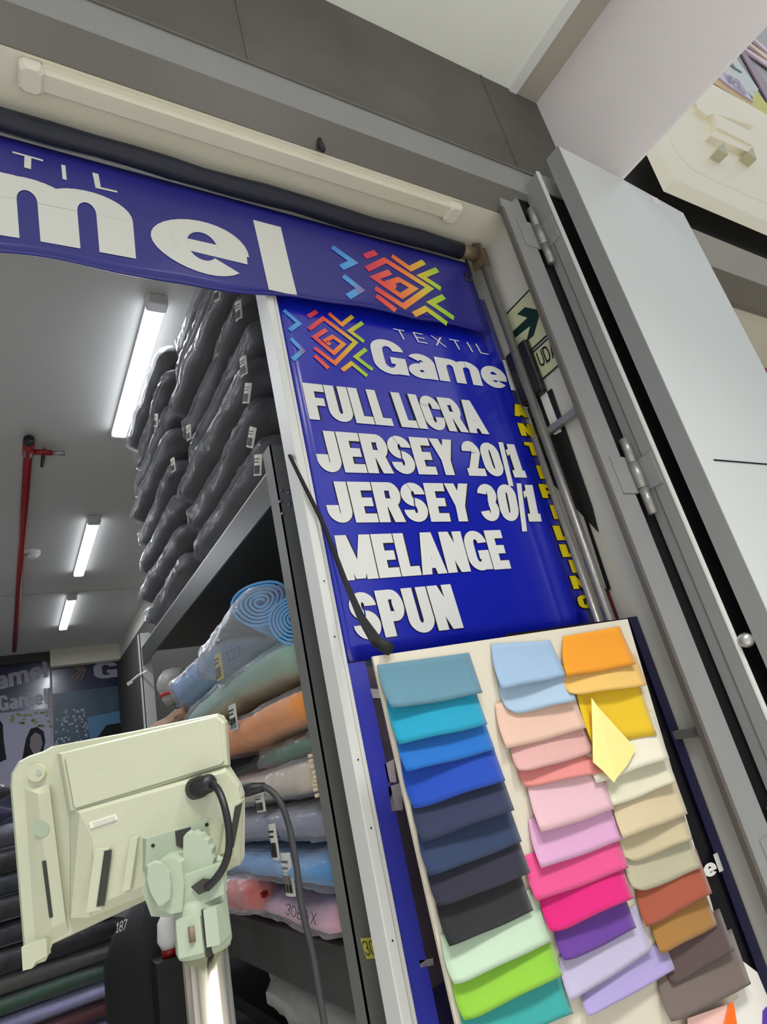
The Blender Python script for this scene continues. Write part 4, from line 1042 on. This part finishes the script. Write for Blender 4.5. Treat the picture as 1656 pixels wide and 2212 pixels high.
MB().prism(*hpoly([(413, 1915), (438, 1897), (462, 1900), (456, 1920), (430, 1932)], .0735, .075)).build('cable_slot', M_slot, sc_)
kb = [(316, 1868), (334, 1858), (348, 1860), (368, 1884), (372, 1915), (370, 1945), (352, 1962), (340, 1962), (322, 1930), (314, 1900)]
ko = MB(); ko.loft([[hp(*p, .052) for p in shrink(kb, .9)], [hp(*p, .058) for p in kb], [hp(*p, .076) for p in kb], [hp(*p, .082) for p in shrink(kb, .88)]]); ko = fixn(ko.build('clamp_knob', M_abs2, sc_))
sh = MB(); sh.tube([hp(360, 1905, .064), hp(384, 1898, .064)], .0055, 12); sh.build('knob_shaft', M_abs2, ko, True)
ctop = hp(432, 1945, .046); cbot = hp(444, 2052, .046); dv = Vector((0, 0, -1))
base = Vector((ctop.x, ctop.y, ctop.z)); zlowc = cbot.z
cl = MB(); cl.tube([base+Vector((0, 0, .012)), base, Vector((base.x, base.y, zlowc+.006)), Vector((base.x, base.y, zlowc))], [.022, .0285, .0295, .027], 24); cl.build('pole_collar', M_abs2, sc_, True)
rx_ = XH; lug = MB()
cc = Vector((base.x, base.y, 0)); f2 = Vector((NH.x, NH.y, 0)).normalized()
def lugbox(a0, a1, z0, z1, r0=.026, r1=.036):
    s0 = [cc+rx_*a0+f2*.0, cc+rx_*a1+f2*.0, cc+rx_*a1+f2*r1, cc+rx_*a0+f2*r1]
    return [Vector((p.x, p.y, z0)) for p in s0], Vector((0, 0, z1-z0))
lug.prism(*lugbox(-.014, .012, zlowc+.006, zlowc+.040)); lug.prism(*lugbox(.016, .030, zlowc+.010, zlowc+.044)); fixn(lug.build('clamp_lug', M_abs2, sc_))
sl = MB(); sl.prism(*lugbox(.0115, .0165, zlowc+.0, base.z-.005, .0, .0300)); sl.build('collar_slot', M_slot, sc_)
scw = cc+rx_*.002+f2*.0365; MB().tube([Vector((scw.x, scw.y, zlowc+.018)), Vector((scw.x, scw.y, zlowc+.032))], .0035, 8).build('rusty_screw', M_rust, sc_, True)
pb = MB(); pr_ = []
for z_ in (zlowc+.01, -1.30):
    pr_.append([Vector((base.x+(.0238-(.0016 if k % 6 == 0 else 0))*math.cos(2*math.pi*k/48), base.y+(.0238-(.0016 if k % 6 == 0 else 0))*math.sin(2*math.pi*k/48), z_)) for k in range(48)])
pb.loft(pr_)
pb.build('chrome_pole', mat('satin_chrome_pole', (214, 206, 192), .26, metal=.92, var=.05, vs=20, stretch=(8, 8, .1)), sc_, True)
MB().bevbox((base.x-.2, base.y-.16, -1.35), (base.x+.2, base.y+.26, -1.29), .012).build('platform', M_steel, sc_)
# plug and cable
plg = MB(); pa = hp(420, 1704, .016); pb2 = hp(452, 1692, .036); plg.tube([pa, pa+(pb2-pa)*.45, pa+(pb2-pa)*.5, pb2, pb2+(pb2-pa)*.12], [.0125, .0125, .0112, .0105, .006], 16); plg.build('plug', M_blackp, sc_, True)
cab = [hp(452, 1690, .034), hp(470, 1705, .046), hp(484, 1740, .056), hp(494, 1790, .062), hp(494, 1835, .066), hp(484, 1870, .070), hp(466, 1898, .074), hp(446, 1918, .074)]
def smooth(pts, n=6):
    out = []
    for i in range(len(pts)-1):
        p0, p1, p2, p3 = pts[max(i-1, 0)], pts[i], pts[i+1], pts[min(i+2, len(pts)-1)]
        for k in range(n):
            t = k/n; out.append(.5*((2*p1)+(p2-p0)*t+(2*p0-5*p1+4*p2-p3)*t*t+(3*p1-p0-3*p2+p3)*t**3))
    out.append(pts[-1]); return out
MB().tube(smooth(cab), .0042, 10).build('cable', M_blackp, sc_, True)
# second power cable hanging in the entrance behind the display
pcp = [W(532, 1706, 'y', 1.25), W(570, 1700, 'y', 1.22), W(602, 1728, 'y', 1.2), W(624, 1785, 'y', 1.19), W(640, 1870, 'y', 1.18), W(652, 1960, 'y', 1.18), W(675, 2060, 'y', 1.18), W(690, 2150, 'y', 1.18), W(702, 2230, 'y', 1.18), W(715, 2400, 'y', 1.18)]
pc = thing('power_cable', 'dark grey power cable hanging between the display and the shelf', 'cable', pcp[-1])
MB().tube(smooth(pcp), .0058, 10).build('cord', mat('cable_grey', (58, 58, 60), .5, var=.05), pc, True)
MB().tube([pcp[0]+(pcp[0]-pcp[1]), pcp[0], pcp[1]], [.012, .013, .008], 12).build('strain_relief', M_blackp, pc, True)

# ------------------------------------------------------------------ neighbour shop on the right
nb = struct(MB().box((1.83, 1.02, 1.815), (7.6, 1.08, 6.6)).build('wall_neighbour', M_black))
hd2 = MB(); hd2.box((2.2, .95, 1.60), (5.2, 1.02, 1.815)); n2 = struct(hd2.build('trim_neighbour_header', mat('neighbour_header', (160, 154, 140), .6, var=.06)))
MB().prism([(2.2, .95, 1.60), (5.2, .95, 1.60), (5.2, 1.02, 1.52), (2.2, 1.02, 1.52)], (0, .03, 0)).build('lower_flange', mat('neighbour_flange', (112, 104, 90), .6), n2)
struct(MB().box((1.86, 1.6, -1.35), (5.6, 1.65, 1.9)).build('wall_neighbour', mat('neighbour_wall', (222, 208, 190), .6, var=.04)))
struct(MB().box((2.2, 1.02, 1.58), (5.2, 1.6, 1.63)).build('ceiling', M_cream))
LY = .945
ls = thing('lightbox_sign', 'raised cream plastic letter sign on the neighbouring shop, top right', 'sign', W(1550, 420, 'y', LY))
M_lb = mat('lightbox_cream', (226, 219, 196), .4, var=.02, emit=.13)
M_lbs = mat('lightbox_side', (200, 194, 160), .5, var=.03)
c4b = lambda x, y: W(1360+x/5.395, 50+y/5.395, 'y', LY)
def lprism(pts, y0, y1): return [Vector((c4b(*p).x, y0, c4b(*p).z)) for p in pts], Vector((0, y1-y0, 0))
BS = [(165, 1475), (390, 1960), (1700, 2520), (2600, 2900), (2600, 1900), (1620, 1080), (930, 690)]
def far(pts, y): return [W(1360+x/5.395, 50+z/5.395, 'y', y) for x, z in pts]
BT = [(290, 1365), (515, 1812), (1700, 2360), (2600, 2720), (2600, 1850), (1620, 1085), (930, 690)]
lb0 = MB(); lb0.loft([far(BS, LY+.022), far(BS, LY), far(BT, LY-.03)]); fixn(lb0.build('rim', M_lb, ls))
IN = [(560, 1110), (612, 1285), (690, 1420), (830, 1560), (1100, 1690), (1700, 1960), (2600, 2350), (2600, 1900), (1620, 1110), (930, 720)]
lb1 = MB(); OUTc = [(435, 1215), (480, 1370), (560, 1525), (720, 1700), (1000, 1840), (1700, 2150), (2600, 2560), (2600, 1860), (1620, 1090), (925, 705)]
lb1.loft([far(OUTc, LY-.031), far(IN, LY-.012)]); fixn(lb1.build('face', M_lb, ls))
for nm, pts, dy in (('letter_bar', [(830, 835), (1420, 1010), (1460, 1165), (1420, 1190), (985, 1050), (900, 1078), (790, 995), (750, 890)], .045), ('letter_bar', [(985, 1050), (1390, 1250), (1430, 1420), (1020, 1215)], .06), ('letter_bar', [(1020, 1215), (1430, 1420), (1385, 1505), (935, 1310)], .05), ('letter_foot', [(1100, 1380), (1145, 1535), (1030, 1470)], .07), ('letter_foot', [(1430, 1440), (1480, 1590), (1365, 1500)], .07)):
    lb = MB(); lb.prism(far(pts, LY-.012-dy), (0, dy, 0)); fixn(lb.build(nm, M_lbs if nm == 'letter_foot' else M_lb, ls))
c8 = lambda x, y: W(1500+x/10.53, 50+y/10.53, 'y', .93)
def far8(pts, y): return [W(1500+x/10.53, 50+z/10.53, 'y', y) for x, z in pts]
sk_ = thing('sticker_board', 'board of purple, white and yellow stickers above the cream letter sign', 'sign', c8(1200, 1200))
def pol(nm, pts, m, y): fixn(MB().prism(far8(pts, y), (0, .012, 0)).build(nm, m, sk_))
pol('backing', [(330, 1340), (1700, 2350), (1900, 2300), (1900, -120), (1640, -20)], mat('sticker_grey', (168, 166, 166), .5), 1.0)
pol('pale_panel', [(900, 740), (1450, 1500), (1350, 1700), (640, 1030)], mat('sticker_pale', (204, 214, 208), .4), .985)
pol('yellow_panel', [(1360, 1480), (1700, 1900), (1700, 2200), (1290, 1890)], mat('sticker_yellow', (206, 204, 76), .4), .985)
pol('orange_strip', [(480, 1220), (1350, 1780), (1290, 1900), (350, 1320)], mat('sticker_orange', (214, 176, 120), .4), .98)
pol('lavender_card', [(600, 1040), (1010, 1260), (1330, 1780), (760, 1400), (490, 1170)], mat('sticker_lavender', (214, 204, 226), .4), .97)
q8 = [far8([p], .965)[0] for p in ((640, 1110), (1010, 1330), (1190, 1640), (760, 1340))]
lettering(MB(), 'VEZI', q8, .14, .13, .1, lift=NB*.004).build('lettering', mat('sticker_violet_ink', (110, 96, 128), .5), sk_)
pol('violet_band', [(1080, 560), (1800, 1600), (1800, 2000), (1030, 610)], mat('sticker_mauve', (142, 120, 138), .4), .98)
for k in range(3):
    pol('pink_stripe', [(1110+90*k, 520-120*k), (1800, 960-130*k), (1800, 1080-140*k), (1130+90*k, 590-120*k)], mat('sticker_pink', (226, 192, 206), .4) if k != 1 else mat('sticker_peach', (232, 200, 180), .4), .97)
pol('grey_mark', [(850, 870), (930, 1010), (1080, 1110), (1000, 1060), (920, 1020), (800, 920)], mat('sticker_mark', (130, 142, 138), .5), .975)
pn = thing('red_pennant', 'red pennant with a yellow shield in the neighbouring shop, right edge', 'pennant', W(1650, 760, 'y', 1.4))
MB().prism([W(a, b, 'y', 1.4) for a, b in ((1612, 726), (1700, 752), (1720, 1000), (1656, 810), (1640, 775))], (0, .006, 0)).build('cloth', mat('pennant_red', (190, 84, 100), .7, var=.08), pn)
MB().prism([W(a, b, 'y', 1.397) for a, b in ((1614, 727), (1700, 752), (1700, 766), (1620, 741))], (0, .003, 0)).build('hem', mat('pennant_hem', (168, 20, 28), .7), pn)
MB().prism([W(a, b, 'y', 1.396) for a, b in ((1645, 749), (1700, 760), (1700, 830), (1656, 780), (1646, 765))], (0, .003, 0)).build('shield', mat('pennant_yellow', (232, 200, 96), .6), pn)
stg = thing('black_string', 'knotted black string under the neighbouring shop header', 'string', W(1638, 655, 'y', 1.3))
MB().tube([W(1634, 652, 'y', 1.3), W(1607, 714, 'y', 1.3)], .0035, 6).build('string', M_ink, stg)
MB().tube([W(1628, 650, 'y', 1.3), W(1636, 657, 'y', 1.3), W(1645, 664, 'y', 1.3), W(1652, 686, 'y', 1.3)], [.006, .013, .009, .003], 8).build('knot', M_ink, stg, True)
# a hook under the header
hkm = MB(); hc = W(694, 318, 'y', FY-.0); hkm.tube([hc+Vector((0, 0, .03)), hc, hc+Vector((.004, 0, -.012))], [.006, .010, .006], 10)
tag(hkm.build('black_clip', M_blackp, None, True), 'small black clip under the steel header', 'clip')

# ------------------------------------------------------------------ added corridor panel lights (outside the view, to light the shop front)
for i, (x, y) in enumerate(((-.3, -.9), (1.0, -.9))):
    t = thing('added_panel_light', 'added square panel light on the corridor ceiling, out of view, %s' % ('left' if i == 0 else 'right'), 'ceiling light', (x, y, 2.24), 'added corridor panel lights')
    MB().box((x-.3, y-.3, 2.222), (x+.3, y+.3, 2.24)).build('frame', M_white, t)
    MB().box((x-.28, y-.28, 2.218), (x+.28, y+.28, 2.223)).build('diffuser', mat('panel_diffuser', (255, 252, 245), .4, emit=6.0), t)
    area('added_panel_lamp', (x, y, 2.21), (0, 0, 0), .55, .55, CORRIDOR_W, (1.0, .985, .95), 110)

# lift everything to the floor datum
for o in COL.objects:
    if o.parent is None and o.type in ('MESH', 'EMPTY'): o.location.z += H0
